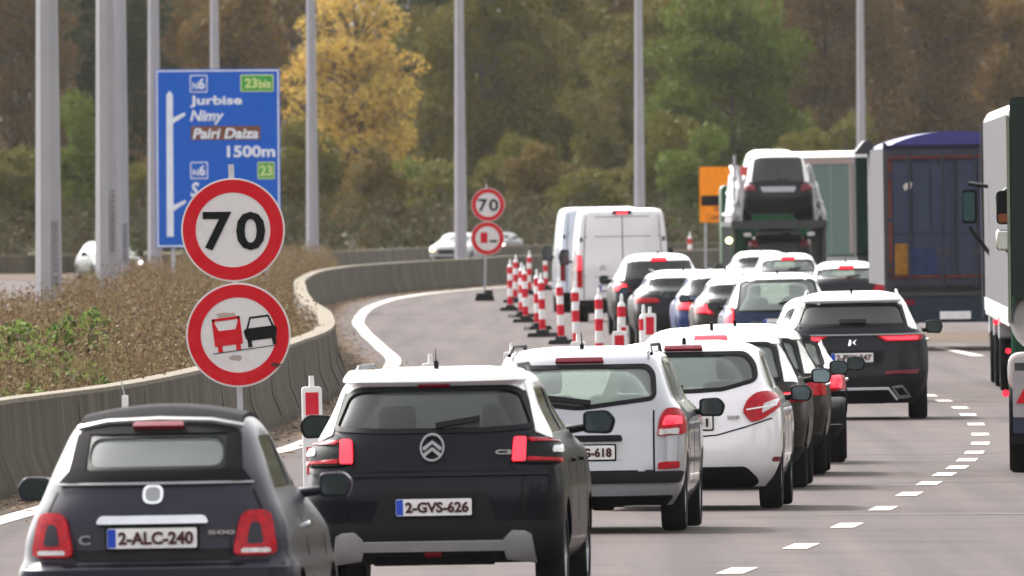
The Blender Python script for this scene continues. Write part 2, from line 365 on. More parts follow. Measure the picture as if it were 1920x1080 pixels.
    def mirrors(c, x, y, z, m=BLK, w=.2, h=.15, sides=(1, -1)):
        for sg in sides:
            mb = MB(); P = roundpoly([(sg*(x-w/2), z-h*.45), (sg*(x+w/2*.7), z-h/2), (sg*(x+w/2), z+h*.1), (sg*(x+w*.25), z+h/2), (sg*(x-w/2), z+h*.45)], .035)
            mb.prism(P, y, y+.10); mb.tube((sg*(x-w/2+.03), y+.08, z-h*.2), (sg*(x-w/2-.16), y+.12, z-h*.35), .028, .035)
            o = mb.build('wing_mirror', m, c.o, bev=.012)
            q = [(sg*x+(a-sg*x)*.82, z+(b-z)*.82) for a, b in P]; MB().prism(q, y-.004, y+.01).build('mirror_glass', MGL, o)
    def antenna(c, x, y, z, h=.2, fin=True):
        m = MB()
        if fin: m.prism(roundpoly([(y, z-.03), (y+.16, z-.03), (y+.04, z+.045), (y, z+.05)], .02), x-.015, x+.015, axis='X')
        else: m.lathe([(.02, -.03), (.018, .015), (.008, .03)], (x, y, z), n=10)
        if h: m.tube((x, y+.03, z), (x, y-.05, z+h), .006, .003, 6)
        m.build('antenna', BLK, c.o)
    def wiper(c, x0, z0, x1, z1, wd=.022):
        c.B.strip('r', [(x0, z0), (x1, z1)], wd, .03, False, thick=.015).build('rear_wiper', BLK, c.o)
    def handles(c, z=.85, m=None):
        for sg in ('s+', 's-'):
            for y in (c.L*.36, c.L*.58): c.B.patch(sg, [(y, z), (y+.17, z), (y+.17, z+.03), (y, z+.03)], .01, .03, .05, 4, 6).build('door_handle', m or CHROME, c.o)
    def doors(c, b):
        for y in (c.L*.27, c.L*.475, c.L*.71):
            for sg in ('s+', 's-'): c.B.strip(sg, [(y, .32), (y, b)], .01, .002).build('door_gap', BLK, c.o)
    def rails(c, x, y0, y1, z, m=None):
        for sg in (1, -1):
            mb = MB(); z = z-.025; mb.tube((sg*x*1.03, y0-.05, z-.035), (sg*x*.99, y0+.18, z+.035), .016); mb.tube((sg*x*.99, y0+.18, z+.035), (sg*x*.98, y1-.2, z+.035), .016)
            mb.tube((sg*x*.98, y1-.2, z+.035), (sg*x*.98, y1, z-.03), .016); z = z+.025; mb.build('roof_rail', m or BLK, c.o)

# ================================================================== THE SETTING
BAR = [(60, -9.5), (150, -6.9), (229, -4.95), (250, -4.02), (269, -3.57), (298, -3.15), (324, -2.92), (353, -2.74), (400, -3.05), (458, -3.83), (529, -4.56), (583, -5.0), (640, -5.14), (692, -4.66), (734, -3.35), (773, -1.5), (803, -.17), (868, 5.7), (905, 8.8), (940, 14), (960, 22)]
bx = pchip([p[0] for p in BAR], [p[1] for p in BAR])
def sheet(name, L, Rt, z, m, **kw):
    vs, fs = [], []; k = 3
    for (xl, yl), (xr, yr) in zip(L, Rt): vs += [(xl, yl, z), (xr, yr, z)]
    fs = [(2*i, 2*i+1, 2*i+3, 2*i+2) for i in range(len(L)-1)]
    mb = MB().add(vs, fs); return mb.build(name, m, smooth=False, **kw)
def noise_mat(name, cols, scales, rough=.9, bump=0, stretch=None, pos=(.3, .7)):
    m = bpy.data.materials.new(name); m.use_nodes = True; t = m.node_tree; b = t.nodes['Principled BSDF']; b.inputs['Roughness'].default_value = rough
    b.inputs['Specular IOR Level'].default_value = .07
    tc = t.nodes.new('ShaderNodeTexCoord'); mp = t.nodes.new('ShaderNodeMapping'); t.links.new(tc.outputs['Object'], mp.inputs[0])
    if stretch: mp.inputs['Scale'].default_value = stretch
    last = None
    for i, sc in enumerate(scales):
        n = t.nodes.new('ShaderNodeTexNoise'); n.inputs['Scale'].default_value = sc; n.inputs['Detail'].default_value = 6; n.inputs['Roughness'].default_value = .65
        t.links.new(mp.outputs[0], n.inputs['Vector'])
        if last is None: last = n.outputs['Fac']
        else:
            a = t.nodes.new('ShaderNodeMath'); a.operation = 'ADD'; t.links.new(last, a.inputs[0]); t.links.new(n.outputs['Fac'], a.inputs[1]); last = a.outputs[0]
    if len(scales) > 1:
        a = t.nodes.new('ShaderNodeMath'); a.operation = 'DIVIDE'; a.inputs[1].default_value = len(scales); t.links.new(last, a.inputs[0]); last = a.outputs[0]
    rp = t.nodes.new('ShaderNodeValToRGB'); t.links.new(last, rp.inputs[0]); el = rp.color_ramp.elements
    while len(el) < len(cols): el.new(.5)
    for i, c in enumerate(cols): el[i].position = pos[0]+(pos[1]-pos[0])*i/(len(cols)-1); el[i].color = (*c, 1)
    t.links.new(rp.outputs[0], b.inputs['Base Color'])
    if bump:
        bp = t.nodes.new('ShaderNodeBump'); bp.inputs['Strength'].default_value = bump; t.links.new(last, bp.inputs['Height']); t.links.new(bp.outputs[0], b.inputs['Normal'])
    return m
M_GRD = noise_mat('dry_ground', [(.06, .045, .025), (.08, .065, .035), (.055, .06, .025)], [.08, .8])
M_ASPH = noise_mat('worn_asphalt', [(.050, .0395, .039), (.062, .049, .048), (.074, .059, .0575)], [.25, 3.0, 40], .85, stretch=(1, .12, 1))
def streaks(m):      # long dark wheel tracks and oil stains multiplied over the asphalt
    t = m.node_tree; b = t.nodes['Principled BSDF']; rpn = [n for n in t.nodes if n.type == 'VALTORGB'][0]; tc = [n for n in t.nodes if n.type == 'TEX_COORD'][0]
    mp = t.nodes.new('ShaderNodeMapping'); mp.inputs['Scale'].default_value = (1.1, .012, 1); t.links.new(tc.outputs['Object'], mp.inputs[0])
    n = t.nodes.new('ShaderNodeTexNoise'); n.inputs['Scale'].default_value = 1.6; n.inputs['Detail'].default_value = 4; t.links.new(mp.outputs[0], n.inputs['Vector'])
    n2 = t.nodes.new('ShaderNodeTexNoise'); n2.inputs['Scale'].default_value = .35; n2.inputs['Detail'].default_value = 8; n2.inputs['Roughness'].default_value = .75; t.links.new(tc.outputs['Object'], n2.inputs['Vector'])
    r1 = t.nodes.new('ShaderNodeValToRGB'); r1.color_ramp.elements[0].position = .35; r1.color_ramp.elements[1].position = .6; r1.color_ramp.elements[0].color = (.70, .69, .69, 1); r1.color_ramp.elements[1].color = (1.04, 1.02, 1, 1); t.links.new(n.outputs['Fac'], r1.inputs[0])
    r2 = t.nodes.new('ShaderNodeValToRGB'); r2.color_ramp.elements[0].position = .33; r2.color_ramp.elements[1].position = .5; r2.color_ramp.elements[0].color = (.62, .60, .59, 1); r2.color_ramp.elements[1].color = (1, 1, 1, 1); t.links.new(n2.outputs['Fac'], r2.inputs[0])
    last = rpn.outputs[0]
    for r in (r1, r2):
        mx = t.nodes.new('ShaderNodeMix'); mx.data_type = 'RGBA'; mx.blend_type = 'MULTIPLY'; mx.inputs[0].default_value = 1; t.links.new(last, mx.inputs[6]); t.links.new(r.outputs[0], mx.inputs[7]); last = mx.outputs[2]
    t.links.new(last, b.inputs['Base Color'])
streaks(M_ASPH)
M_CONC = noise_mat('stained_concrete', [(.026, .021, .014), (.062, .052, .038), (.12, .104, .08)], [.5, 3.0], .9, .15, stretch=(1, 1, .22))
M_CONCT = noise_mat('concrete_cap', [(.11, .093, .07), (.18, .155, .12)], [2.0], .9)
M_MARK = noise_mat('road_marking_white', [(.26, .23, .20), (.44, .40, .36), (.52, .48, .44)], [1.5, 9], .7)
M_LITTER = noise_mat('leaf_litter', [(.062, .05, .04), (.075, .048, .03), (.045, .032, .022), (.07, .06, .052)], [.9, 9], .95, stretch=(1, .3, 1))
ground = MB(); ground.box(-300, 300, -100, 2500, -1.2, -.012); ground.build('ground', M_GRD, smooth=False, kind='structure')
ds = list(range(60, 961, 10))
sheet('road', [(bx(d), d) for d in ds], [(17+(max(0, d-700)*.06), d) for d in ds], 0, M_ASPH, kind='structure')
sheet('opposite_road', [(-60, 560), (-60, 867), (-60, 940), (-60, 1010)][:2]+[(-42, 1000), (-25, 1140)], [(-8.2, 560), (-6.5, 700)]+[(1, 900), (30, 1100)], -.004, M_ASPH, kind='structure')
def ribbon(name, path, wd, z, m, **kw):
    L_, R_ = [], []
    for i, (x, y) in enumerate(path):
        a = path[max(0, i-1)]; b = path[min(len(path)-1, i+1)]; dx, dy = b[0]-a[0], b[1]-a[1]; l = math.hypot(dx, dy); nx, ny = -dy/l*wd/2, dx/l*wd/2
        L_.append((x+nx, y+ny)); R_.append((x-nx, y-ny))
    return sheet(name, L_, R_, z, m, **kw)
def smooth_path(pts, n=60):
    ys = [p[1] for p in pts]; t = np.concatenate([[0], np.cumsum([math.hypot(b[0]-a[0], b[1]-a[1]) for a, b in zip(pts[:-1], pts[1:])])])
    fx, fy = pchip(t, [p[0] for p in pts]), pchip(t, ys); return [(fx(u), fy(u)) for u in np.linspace(0, t[-1], n)]
edge = [gnd(-220, 1040), gnd(0, 977), gnd(150, 935), gnd(400, 873), gnd(570, 832), gnd(690, 755), gnd(737, 682), gnd(712, 650), gnd(683, 622), gnd(672, 600), gnd(688, 580), gnd(730, 563), gnd(800, 551), gnd(880, 543), gnd(960, 537), gnd(1100, 527)]
ribbon('edge_line', smooth_path(edge, 140), .26, .006, M_MARK, kind='structure')
lit = [(bx(d)+.42, d) for d in range(90, 905, 8)]
ribbon('leaf_litter', lit, .8, .004, M_LITTER, kind='structure')
sheet('verge_litter', [(7.2, 462), (7.0, 500)], [(13, 462), (13, 500)], .004, M_LITTER, kind='structure')
ribbon('right_edge_line', [gnd(1760, 652), gnd(1835, 668)], .22, .008, M_MARK, kind='structure')
ribbon('opposite_verge_litter', [(-30, 868), (-14, 880), (-4, 930)], 60, .0, M_LITTER, kind='structure') if False else None
sheet('opposite_verge', [(-60, 868), (-60, 950)], [(-9, 868), (-9, 950)], .004, M_LITTER, kind='structure')
dm = [gnd(*p) for p in [(1382, 1071), (1502, 1025), (1588, 986), (1656, 954), (1705, 927), (1742, 907), (1771, 890), (1795, 877), (1813, 863), (1827, 849), (1838, 832), (1838, 815), (1830, 796), (1815, 778), (1800, 765), (1770, 752), (1742, 742)]]
for i, (x, y) in enumerate(dm):
    a = dm[max(0, i-1)]; b = dm[min(len(dm)-1, i+1)]; dx, dy = b[0]-a[0], b[1]-a[1]; l = math.hypot(dx, dy); ux, uy = dx/l, dy/l
    ribbon('lane_marking', [(x-ux*1.45, y-uy*1.45), (x+ux*1.45, y+uy*1.45)], .20, .006, M_MARK, kind='structure')
# tar seams across the carriageway
M_TAR = mat('tar_seam', (.045, .040, .038), .8)
for y, x0, x1 in ((212, 2, 16), (236, 2.4, 16), (262, 3, 16)): ribbon('tar_seam', [(x0, y), (x1, y+.4)], .5, .003, M_TAR, kind='structure')

def wall_mesh(path, h, t0, t1, cap=.10):
    # a New-Jersey style profile swept along a path; slot 0 concrete, slot 1 pale cap
    prof = [(t0/2, 0), (t0/2, .12), (t1/2+.04, .38), (t1/2, h-cap)]; full = prof+[(t1/2, h-cap), (t1/2-.012, h)]
    full = prof+[(t1/2-.01, h)]; full = full+[(-a, b) for a, b in reversed(full)]; n = len(full); mb = MB(); vs = []
    for i, (x, y) in enumerate(path):
        a = path[max(0, i-1)]; b = path[min(len(path)-1, i+1)]; dx, dy = b[0]-a[0], b[1]-a[1]; l = math.hypot(dx, dy); nx, ny = -dy/l, dx/l
        vs += [(x+nx*p, y+ny*p, z) for p, z in full]
    k = len(path); fs, ms = [], []
    for j in range(k-1):
        for i in range(n-1):
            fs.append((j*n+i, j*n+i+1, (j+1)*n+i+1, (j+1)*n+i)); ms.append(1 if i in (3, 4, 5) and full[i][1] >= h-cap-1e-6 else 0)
        fs.append((j*n+n-1, j*n, (j+1)*n, (j+1)*n+n-1)); ms.append(0)
    fs += [tuple(range(n-1, -1, -1)), tuple(range((k-1)*n, k*n))]; ms += [0, 0]
    o = len(mb.v); mb.v += vs; mb.f += fs; mb.m += ms; return mb
bp_ = [(bx(d), d) for d in list(range(70, 700, 6))+list(range(700, 950, 4))]
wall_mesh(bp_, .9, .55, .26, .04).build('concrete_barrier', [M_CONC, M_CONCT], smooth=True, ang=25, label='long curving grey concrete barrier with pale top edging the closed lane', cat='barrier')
M_JT = mat('joint_dark', (.02, .017, .013), .9); BARO = [o for o in S.objects if o.name == 'concrete_barrier'][0]
for i in range(34):
    dj = 205+i*12.0; x = bx(dj); sl_ = (bx(dj+.5)-bx(dj-.5)); MB().prism([(x+.11, .10), (x+.285, .12), (x+.178, .38), (x+.134, .80), (x+.10, .80)], dj-.03, dj+.03).build('expansion_joint', M_JT, BARO)
fw = smooth_path([(-60, 948), (-19.7, 951), (-9, 975), (-3, 1060), (5, 1110), (16, 1140), (40, 1150)], 40)
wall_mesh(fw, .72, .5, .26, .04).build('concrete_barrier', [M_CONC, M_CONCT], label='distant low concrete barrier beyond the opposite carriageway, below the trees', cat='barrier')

# median mound
XLf = pchip([70, 300, 436, 447, 538, 652, 730, 829, 930, 960], [-30, -26, -18, -9.6, -10.1, -11.2, -10.8, -9.4, -7.4, -7.2])
XRf = pchip([70, 640, 692, 760, 829, 930, 960], [0, 0, -.4, -3.6, -7.0, -6.6, -6.6])
def xr_(d): return bx(d)-.2 if d < 655 else min(bx(d)-.2, pchip([655, 700, 760, 829, 960], [-5.4, -6.0, -6.8, -6.6, -6.8])(d))
def mound_h(x, d):
    a, b = XLf(d), xr_(d)
    if x < a-.3 or x > b+.2: return 0
    e = min(1, (x-a)/1.2, .4+(b-x)/1.5); e = max(0, e)
    k = min(1, max(0, (960-d)/60)); return (.42*e*k+.05*math.sin(x*1.3+d*.05)+.04*math.sin(d*.021+x))*min(1, e*2)
vs, fs = [], []; nx = 26; dl = list(range(72, 960, 6))
for d in dl:
    a, b = XLf(d), xr_(d)
    for i in range(nx):
        x = a+(b-a)*i/(nx-1); vs.append((x, d, max(-.01, mound_h(x, d)) if 0 < i else -.02))
for j in range(len(dl)-1):
    for i in range(nx-1): fs.append((j*nx+i, j*nx+i+1, (j+1)*nx+i+1, (j+1)*nx+i))
M_MOUND = noise_mat('median_soil', [(.05, .035, .02), (.08, .055, .03), (.06, .055, .025)], [.3, 2.0])
MB().add(vs, fs).build('grass_verge', M_MOUND, kind='structure')

hz = bpy.data.materials.new('haze_air'); hz.use_nodes = True; t_ = hz.node_tree; t_.nodes.clear(); o_ = t_.nodes.new('ShaderNodeOutputMaterial'); v_ = t_.nodes.new('ShaderNodeVolumePrincipled')
v_.inputs['Density'].default_value = HAZE; v_.inputs['Color'].default_value = (.95, .93, .90, 1); v_.inputs['Anisotropy'].default_value = .2; t_.links.new(v_.outputs[0], o_.inputs['Volume'])
MB().box(-330, 330, -130, 2550, -2.2, 34).build('haze', hz, smooth=False, kind='stuff')
# ------------------------------------------------------------------ vegetation
def leaf_mat(name, cols, scale=.35, sc2=4.0, rough=.7, trans=.25, k=.53):
    cols = [tuple(v*(1.0 if 'yellow' in name else k) for v in c) for c in cols]
    m = noise_mat(name, cols, [scale, sc2], rough, pos=(.36, .62)); t = m.node_tree; b = t.nodes['Principled BSDF']
    o = [n for n in t.nodes if n.type == 'OUTPUT_MATERIAL'][0]; tr = t.nodes.new('ShaderNodeBsdfTranslucent'); mx = t.nodes.new('ShaderNodeMixShader'); mx.inputs[0].default_value = trans
    rp = [n for n in t.nodes if n.type == 'VALTORGB'][0]; t.links.new(rp.outputs[0], tr.inputs[0])
    t.links.new(b.outputs[0], mx.inputs[1]); t.links.new(tr.outputs[0], mx.inputs[2]); t.links.new(mx.outputs[0], o.inputs[0]); return m
def leaves(cent, size, flat=.35, asp=1.5):
    n = len(cent); a = np.random.normal(size=(n, 3)); a /= np.linalg.norm(a, axis=1)[:, None]; b = np.random.normal(size=(n, 3)); b -= (b*a).sum(1)[:, None]*a; b /= np.linalg.norm(b, axis=1)[:, None]
    sz = (size*np.random.uniform(.6, 1.4, n))[:, None]; a *= sz*asp/2; b *= sz/2
    V = np.stack([cent-a, cent+b*.9-a*.1, cent+a, cent-b*.9+a*.05], 1).reshape(-1, 3); return V, np.arange(4*n).reshape(n, 4)
def crown_points(n, rx, rz, zc, nclump, cr, taper=.0, low=0.0, rng=None):
    rng = rng or np.random
    c = []
    while len(c) < nclump:
        p = rng.uniform(-1, 1, 3)
        if .25 < np.linalg.norm(p) < 1: c.append(p)
    c = np.array(c); f = 1-taper*(c[:, 2]+1)/2; C = np.stack([c[:, 0]*rx*f, c[:, 1]*rx*f, zc+c[:, 2]*rz], 1)
    r = cr*rng.uniform(.6, 1.35, nclump); idx = rng.choice(nclump, n, p=r**2/np.sum(r**2))
    d = rng.normal(size=(n, 3)); d /= np.linalg.norm(d, axis=1)[:, None]; rad = rng.uniform(.35, 1.0, n)**.6
    P = C[idx]+d*(r[idx]*rad)[:, None]*np.array([1, 1, .75]); return P, C
TREE = {}
BARK = noise_mat('bark', [(.06, .05, .04), (.12, .10, .08)], [3.0])
def tree_proto(key, rx, rz, zc, n, nclump, cr, lm, size=.22, taper=.2, seed=1, bare=0):
    rs = np.random.RandomState(seed); P, C = crown_points(n, rx, rz, zc, nclump, cr, taper, rng=rs); V, Fa = leaves(P, np.full(n, size))
    mb = MB(); h = zc+rz*.6; pts = [(0, 0, -.3)]; x = y = 0
    for k in range(1, 8): x += rs.uniform(-.12, .12); y += rs.uniform(-.12, .12); pts.append((x, y, h*k/7))
    for k in range(7): mb.tube(pts[k], pts[k+1], .28*(1-k/8.5), .28*(1-(k+1)/8.5), 7)
    for c in C[:: 1 if bare else 2]:
        zb = max(1.2, min(h*.9, c[2]-rs.uniform(.8, 2.2))); k = min(6, int(zb/h*7)); a = Vector(pts[k]).lerp(Vector(pts[k+1]), zb/h*7-k); mid = a.lerp(Vector(c), .5)+Vector((0, 0, .3))
        mb.tube(a, mid, .09, .06, 5); mb.tube(mid, c, .06, .02, 5)
        if bare:
            for q in range(7): e = Vector(c)+Vector(rs.normal(size=3))*cr*.9; mb.tube(Vector(c).lerp(mid, rs.uniform(0, .5)), e, .028, .008, 4)
    cr_ = np_obj('crown', V, Fa, [lm]); tk = mb.build('trunk', BARK); TREE[key] = (cr_.data, tk.data); bpy.data.objects.remove(cr_); bpy.data.objects.remove(tk)
L_YEL = leaf_mat('yellow_leaves', [(.36, .23, .045), (.52, .345, .085), (.28, .24, .06)])
L_GRN = leaf_mat('green_leaves', [(.075, .125, .018), (.15, .20, .030), (.12, .13, .022)])
L_OLV = leaf_mat('olive_leaves', [(.10, .105, .02), (.19, .175, .035), (.14, .085, .02)])
L_BRN = leaf_mat('brown_leaves', [(.12, .075, .035), (.20, .125, .05), (.14, .11, .045)])
L_ORG = leaf_mat('orange_leaves', [(.20, .115, .04), (.32, .19, .06), (.14, .125, .045)])
L_DRK = leaf_mat('dark_green_leaves', [(.04, .05, .022), (.065, .08, .03), (.06, .055, .025)])
tree_proto('yellow', 4.2, 6.6, 9.2, 24000, 130, 1.15, L_YEL, .15, .25, 3, 1)
tree_proto('green', 4.6, 6.0, 8.4, 32000, 110, 1.35, L_GRN, .19, .2, 4)
tree_proto('olive', 5.0, 7.6, 9.0, 34000, 140, 1.3, L_OLV, .19, .1, 5)
tree_proto('brown', 4.4, 7.2, 9.2, 22000, 130, 1.2, L_BRN, .17, .15, 6, 1)
tree_proto('orange', 3.8, 6.4, 9.6, 17000, 110, 1.1, L_ORG, .17, .2, 8, 1)
tree_proto('dark', 4.2, 8.0, 8.8, 26000, 120, 1.3, L_DRK, .2, .1, 9)
L_MIX = leaf_mat('mixed_leaves', [(.09, .095, .025), (.24, .16, .05), (.12, .12, .03)], .5, 3)
tree_proto('shrub_orange', 2.0, 2.1, 2.6, 8000, 42, .7, L_MIX, .15, .1, 11)
tree_proto('shrub_green', 2.5, 2.6, 2.9, 10000, 46, .85, L_GRN, .16, .1, 12)
tree_proto('shrub_olive', 2.4, 2.4, 2.6, 10000, 46, .8, L_OLV, .16, .1, 13)
tree_proto('shrub_brown', 2.3, 2.2, 2.5, 8000, 46, .75, L_OLV, .15, .1, 14, 1)
def put_tree(key, px, d, label, sc=1.0, rz=0, sz=1.0, cat='tree', zb=-.2):
    u, _ = uv(px, 300); name = {'y': 'deciduous_tree'}.get('y') if cat == 'tree' else 'shrub'
    o = thing(name, label, cat, (u*d/F, d, zb), rz, 'trees beyond the motorway' if cat == 'tree' else 'shrubs at the foot of the woods'); o.scale = (sc, sc, sc*sz)
    c, t = TREE[key]; link('crown', c, o); link('trunk', t, o)
TR = [('yellow', 668, 1440, 'big golden yellow tree between the two slim posts left of centre', 1.0, .3, 1.0),
 ('orange', 440, 1500, 'orange-brown thinning tree rising just above the blue direction sign', 1.05, 1, 1.0),
 ('orange', 330, 1540, 'rusty orange tree behind the fourth post from the left', 1.0, 2.2, 1.1),
 ('brown', 30, 1470, 'brown tree in the top left corner of the photo', 1.05, .5, 1.1),
 ('dark', 190, 1500, 'dark green tree behind the pair of posts on the left', 1.1, .2, 1.1),
 ('brown', 110, 1560, 'brown half-bare tree behind the leftmost post', 1.0, 3, 1.15),
 ('olive', 280, 1590, 'tall olive tree glimpsed between the left posts', 1.0, 4, 1.1),
 ('olive', 905, 1480, 'broad olive green tree behind the post at the centre', 1.05, .8, 1.1),
 ('dark', 800, 1530, 'dark tree just right of the golden yellow tree', 1.05, 1.7, 1.1),
 ('olive', 1040, 1540, 'olive tree left of the slim post above the white vans', 1.05, 2.9, 1.0),
 ('orange', 1135, 1600, 'reddish orange treetop left of the post above the vans', 1.25, .9, 1.1),
 ('green', 1365, 1430, 'rounded green tree above the orange roadworks sign', 1.05, 1.2, 1.0),
 ('olive', 1215, 1510, 'olive tree directly behind the post above the white vans', .95, 5, .95),
 ('brown', 1560, 1480, 'brown-green tree behind the post beside the blue truck', 1.1, 2.1, 1.1),
 ('brown', 1720, 1500, 'grey-brown half-bare tree above the domed blue truck', 1.15, 4.4, 1.1),
 ('orange', 1890, 1520, 'orange-flecked tree in the top right corner', 1.0, 3.7, 1.0),
 ('brown', 1650, 1590, 'dull brown tree standing deeper in the wood right of the last slim post', 1.2, 5.2, 1.15),
 ('brown', 1830, 1600, 'dark brown tree deeper in the wood behind the grey lorry', 1.2, .1, 1.2),
 ('olive', 1480, 1600, 'olive tree standing behind the rounded green tree', 1.1, 3.3, 1.1),
 ('orange', 540, 1610, 'orange tree half hidden on the left of the golden yellow tree', 1.1, 1.4, 1.1)]
for k, px, d, lb, sc, rz, sz in TR: put_tree(k, px, d, lb, sc, rz, sz)
SH = [('shrub_olive', 30, 'olive shrub at the left edge of the photo'), ('shrub_green', 150, 'dark green shrub above the silver oncoming car'), ('shrub_olive', 265, 'shrub between the twin posts and the fourth post'),
 ('shrub_orange', 620, 'mottled autumn shrub at the foot of the golden tree, right of the post'), ('shrub_olive', 545, 'olive shrub just right of the blue sign'), ('shrub_orange', 700, 'small mottled shrub right under the golden tree'),
 ('shrub_green', 770, 'green shrub left of the white oncoming car'), ('shrub_brown', 830, 'thin olive shrub above the white oncoming car'), ('shrub_olive', 960, 'olive shrub above the red and white posts'),
 ('shrub_orange', 1010, 'mottled olive and orange shrub left of the white vans'), ('shrub_brown', 1100, 'thin olive shrub directly above the rear white van'), ('shrub_orange', 1160, 'mottled autumn shrub directly above the front white van'),
 ('shrub_olive', 1255, 'olive shrub right of the post above the vans'), ('shrub_green', 1320, 'green shrub left of the orange sign'), ('shrub_brown', 1420, 'thin olive shrub behind the car transporter'),
 ('shrub_olive', 1520, 'olive shrub above the green trailer'), ('shrub_brown', 1600, 'thin olive shrub above the left corner of the blue truck')]
for i, (k, px, lb) in enumerate(SH): put_tree(k, px, 1330+(i*37) % 60, lb, 1.0+.12*math.sin(i*2.1), i*1.3, 1.1+.3*math.sin(i*1.7), 'shrub')
L_BRNK = leaf_mat('dark_brown_leaves', [(.07, .05, .03), (.11, .075, .04), (.06, .05, .028)])
# dense wood behind and low undergrowth
def wood(name, n, x0, x1, y0, y1, z0, z1, lm, size, label, clr=2.2):
    nc = 500; C = np.stack([np.random.uniform(x0, x1, nc), np.random.uniform(y0, y1, nc), np.random.uniform(z0, z1, nc)], 1)
    idx = np.random.randint(0, nc, n); d = np.random.normal(size=(n, 3)); d /= np.linalg.norm(d, axis=1)[:, None]
    P = C[idx]+d*(clr*np.random.uniform(.4, 1.1, n))[:, None]; P[:, 2] = np.maximum(P[:, 2], .05)
    V, Fa = leaves(P, np.full(n, size)); return np_obj(name, V, Fa, lm, np.random.randint(0, len(lm), n), label=label, cat='wood', kind='stuff')
wood('woodland', 110000, -48, 48, 1640, 1700, 0, 24, [L_OLV, L_BRN, L_DRK], .42, 'deep autumn woodland filling the gaps between the trees', 2.6)
wood('undergrowth', 60000, -40, 40, 1240, 1420, 0, 2.2, [L_DRK, L_BRNK], .14, 'low brown undergrowth along the foot of the woods', 1.1)
wood('unseen_flank_wood', 9000, 27, 42, 120, 900, 1, 17, [L_OLV, L_BRN, L_DRK], 1.9, 'unseen autumn wood along the right side, added for dark reflections in car flanks', 3.2)  # unseen wood, added so the car flanks reflect something dark
# dry grass on the median
def grass(n, lm):
    X, Y, Zb, H = [], [], [], []
    u = np.random.uniform(0, 1, n*3); d = 225*(930/225)**u; xx = np.random.uniform(0, 1, n*3); c = 0
    V = []; 
    for i in range(n*3):
        dd = d[i]; a, b = XLf(dd), xr_(dd); vis = -(960+30)/F*dd
        a = max(a, vis); x = a+(b-a)*xx[i]
        if dd < 335 and x/dd*F+960 < 215 and i % 5: continue
        if x < b and b > a: V.append((x, dd, mound_h(x, dd)))
        if len(V) >= n: break
    V = np.array(V); n = len(V)
    dens = np.sin(V[:, 0]*1.7+V[:, 1]*.06)+np.sin(V[:, 1]*.13+V[:, 0]*.6)
    h = np.random.uniform(.18, .5, n)*(1+.3*dens*.5); lean = np.random.normal(0, .14, (n, 2)); wdt = np.random.uniform(.010, .028, n)*(V[:, 1]/300)**.5
    top = V+np.stack([lean[:, 0], lean[:, 1], h], 1); Lp = V-np.stack([wdt/2, np.zeros(n), np.zeros(n)+.05], 1); Rp = V+np.stack([wdt/2, np.zeros(n), np.zeros(n)-.05], 1)
    mid = (V+top)/2+np.stack([lean[:, 0]*.1, 0*h, h*.1], 1)
    A = np.stack([Lp, Rp, mid+np.stack([wdt*.6, 0*h, 0*h], 1), top], 1); A2 = A.reshape(-1, 3)
    return A2, np.arange(4*n).reshape(n, 4)
GR = [leaf_mat('straw_grass', [(.22, .155, .08), (.32, .235, .13), (.21, .17, .08)], .3, 2), leaf_mat('brown_grass', [(.14, .085, .055), (.20, .125, .075)], .3, 2), leaf_mat('green_grass', [(.10, .12, .035), (.18, .18, .065)], .3, 2)]
V, Fa = grass(150000, GR)
bx_ = V.reshape(-1, 4, 3)[:, 0, :2]; pn_ = np.sin(bx_[:, 0]*2.1+np.sin(bx_[:, 1]*.11)*2)+np.sin(bx_[:, 1]*.23+bx_[:, 0]*1.1)+np.random.normal(0, .7, len(Fa))
mi = np.where(pn_ > .75, 2, np.where(pn_ < -.35, 1, 0)).astype(int); np_obj('grass', V, Fa, GR, mi, label='tall dry brown and green grass covering the median', cat='grass', kind='stuff')
# seed heads and twiggy weeds
P = V.reshape(-1, 4, 3)[::9, 3, :]; q = np.repeat(P, 3, 0)+np.random.normal(0, .035, (len(P)*3, 3)); V2, F2 = leaves(q, np.full(len(q), .035)); np_obj('seed_heads', V2, F2, GR[:2], np.random.randint(0, 2, len(F2)), label='feathery seed heads of the dry grass on the median', cat='grass', kind='stuff')
TALL = V.reshape(-1, 4, 3)[::14].copy(); TALL[:, 3, 2] += np.random.uniform(.12, .45, len(TALL)); TALL[:, 2] = (TALL[:, 0]+TALL[:, 3])/2+[.012, 0, .02]
np_obj('tall_stalks', TALL.reshape(-1, 3), np.arange(4*len(TALL)).reshape(-1, 4), [GR[1], GR[0]], np.random.randint(0, 2, len(TALL)), label='tall purplish-brown stalks standing out of the median grass', cat='grass', kind='stuff')
q = np.repeat(TALL[:, 3], 5, 0)+np.random.normal(0, 1, (len(TALL)*5, 3))*[.03, .03, .07]; V3, F3 = leaves(q, np.full(len(q), .035)); np_obj('stalk_heads', V3, F3, [GR[1], GR[0]], np.random.randint(0, 2, len(F3)), label='brown seed clusters on the tall median stalks', cat='grass', kind='stuff')
nf_ = 9000; dd = np.random.uniform(150, 900, nf_); off = np.minimum(np.abs(np.random.normal(0, .42, nf_)), 1.1)+.3; q = np.stack([[bx(a)+b for a, b in zip(dd, off)], dd, np.full(nf_, .025)], 0).T if False else np.array([(bx(a)+b, a, .03) for a, b in zip(dd, off)])
V4, F4 = leaves(q, np.full(nf_, .085)); V4[:, 2] = .012+np.abs(V4[:, 2]-.03)*.35
np_obj('fallen_leaves', V4, F4, [GR[1], leaf_mat('fallen_leaf', [(.16, .07, .03), (.30, .15, .05)]), GR[0]], np.random.randint(0, 3, nf_), label='brown fallen leaves scattered along the foot of the curving barrier', cat='leaf litter', kind='stuff')
L_WEED = leaf_mat('weed_leaves', [(.12, .19, .045), (.25, .32, .08), (.18, .22, .06)], .8, 4, trans=.35)
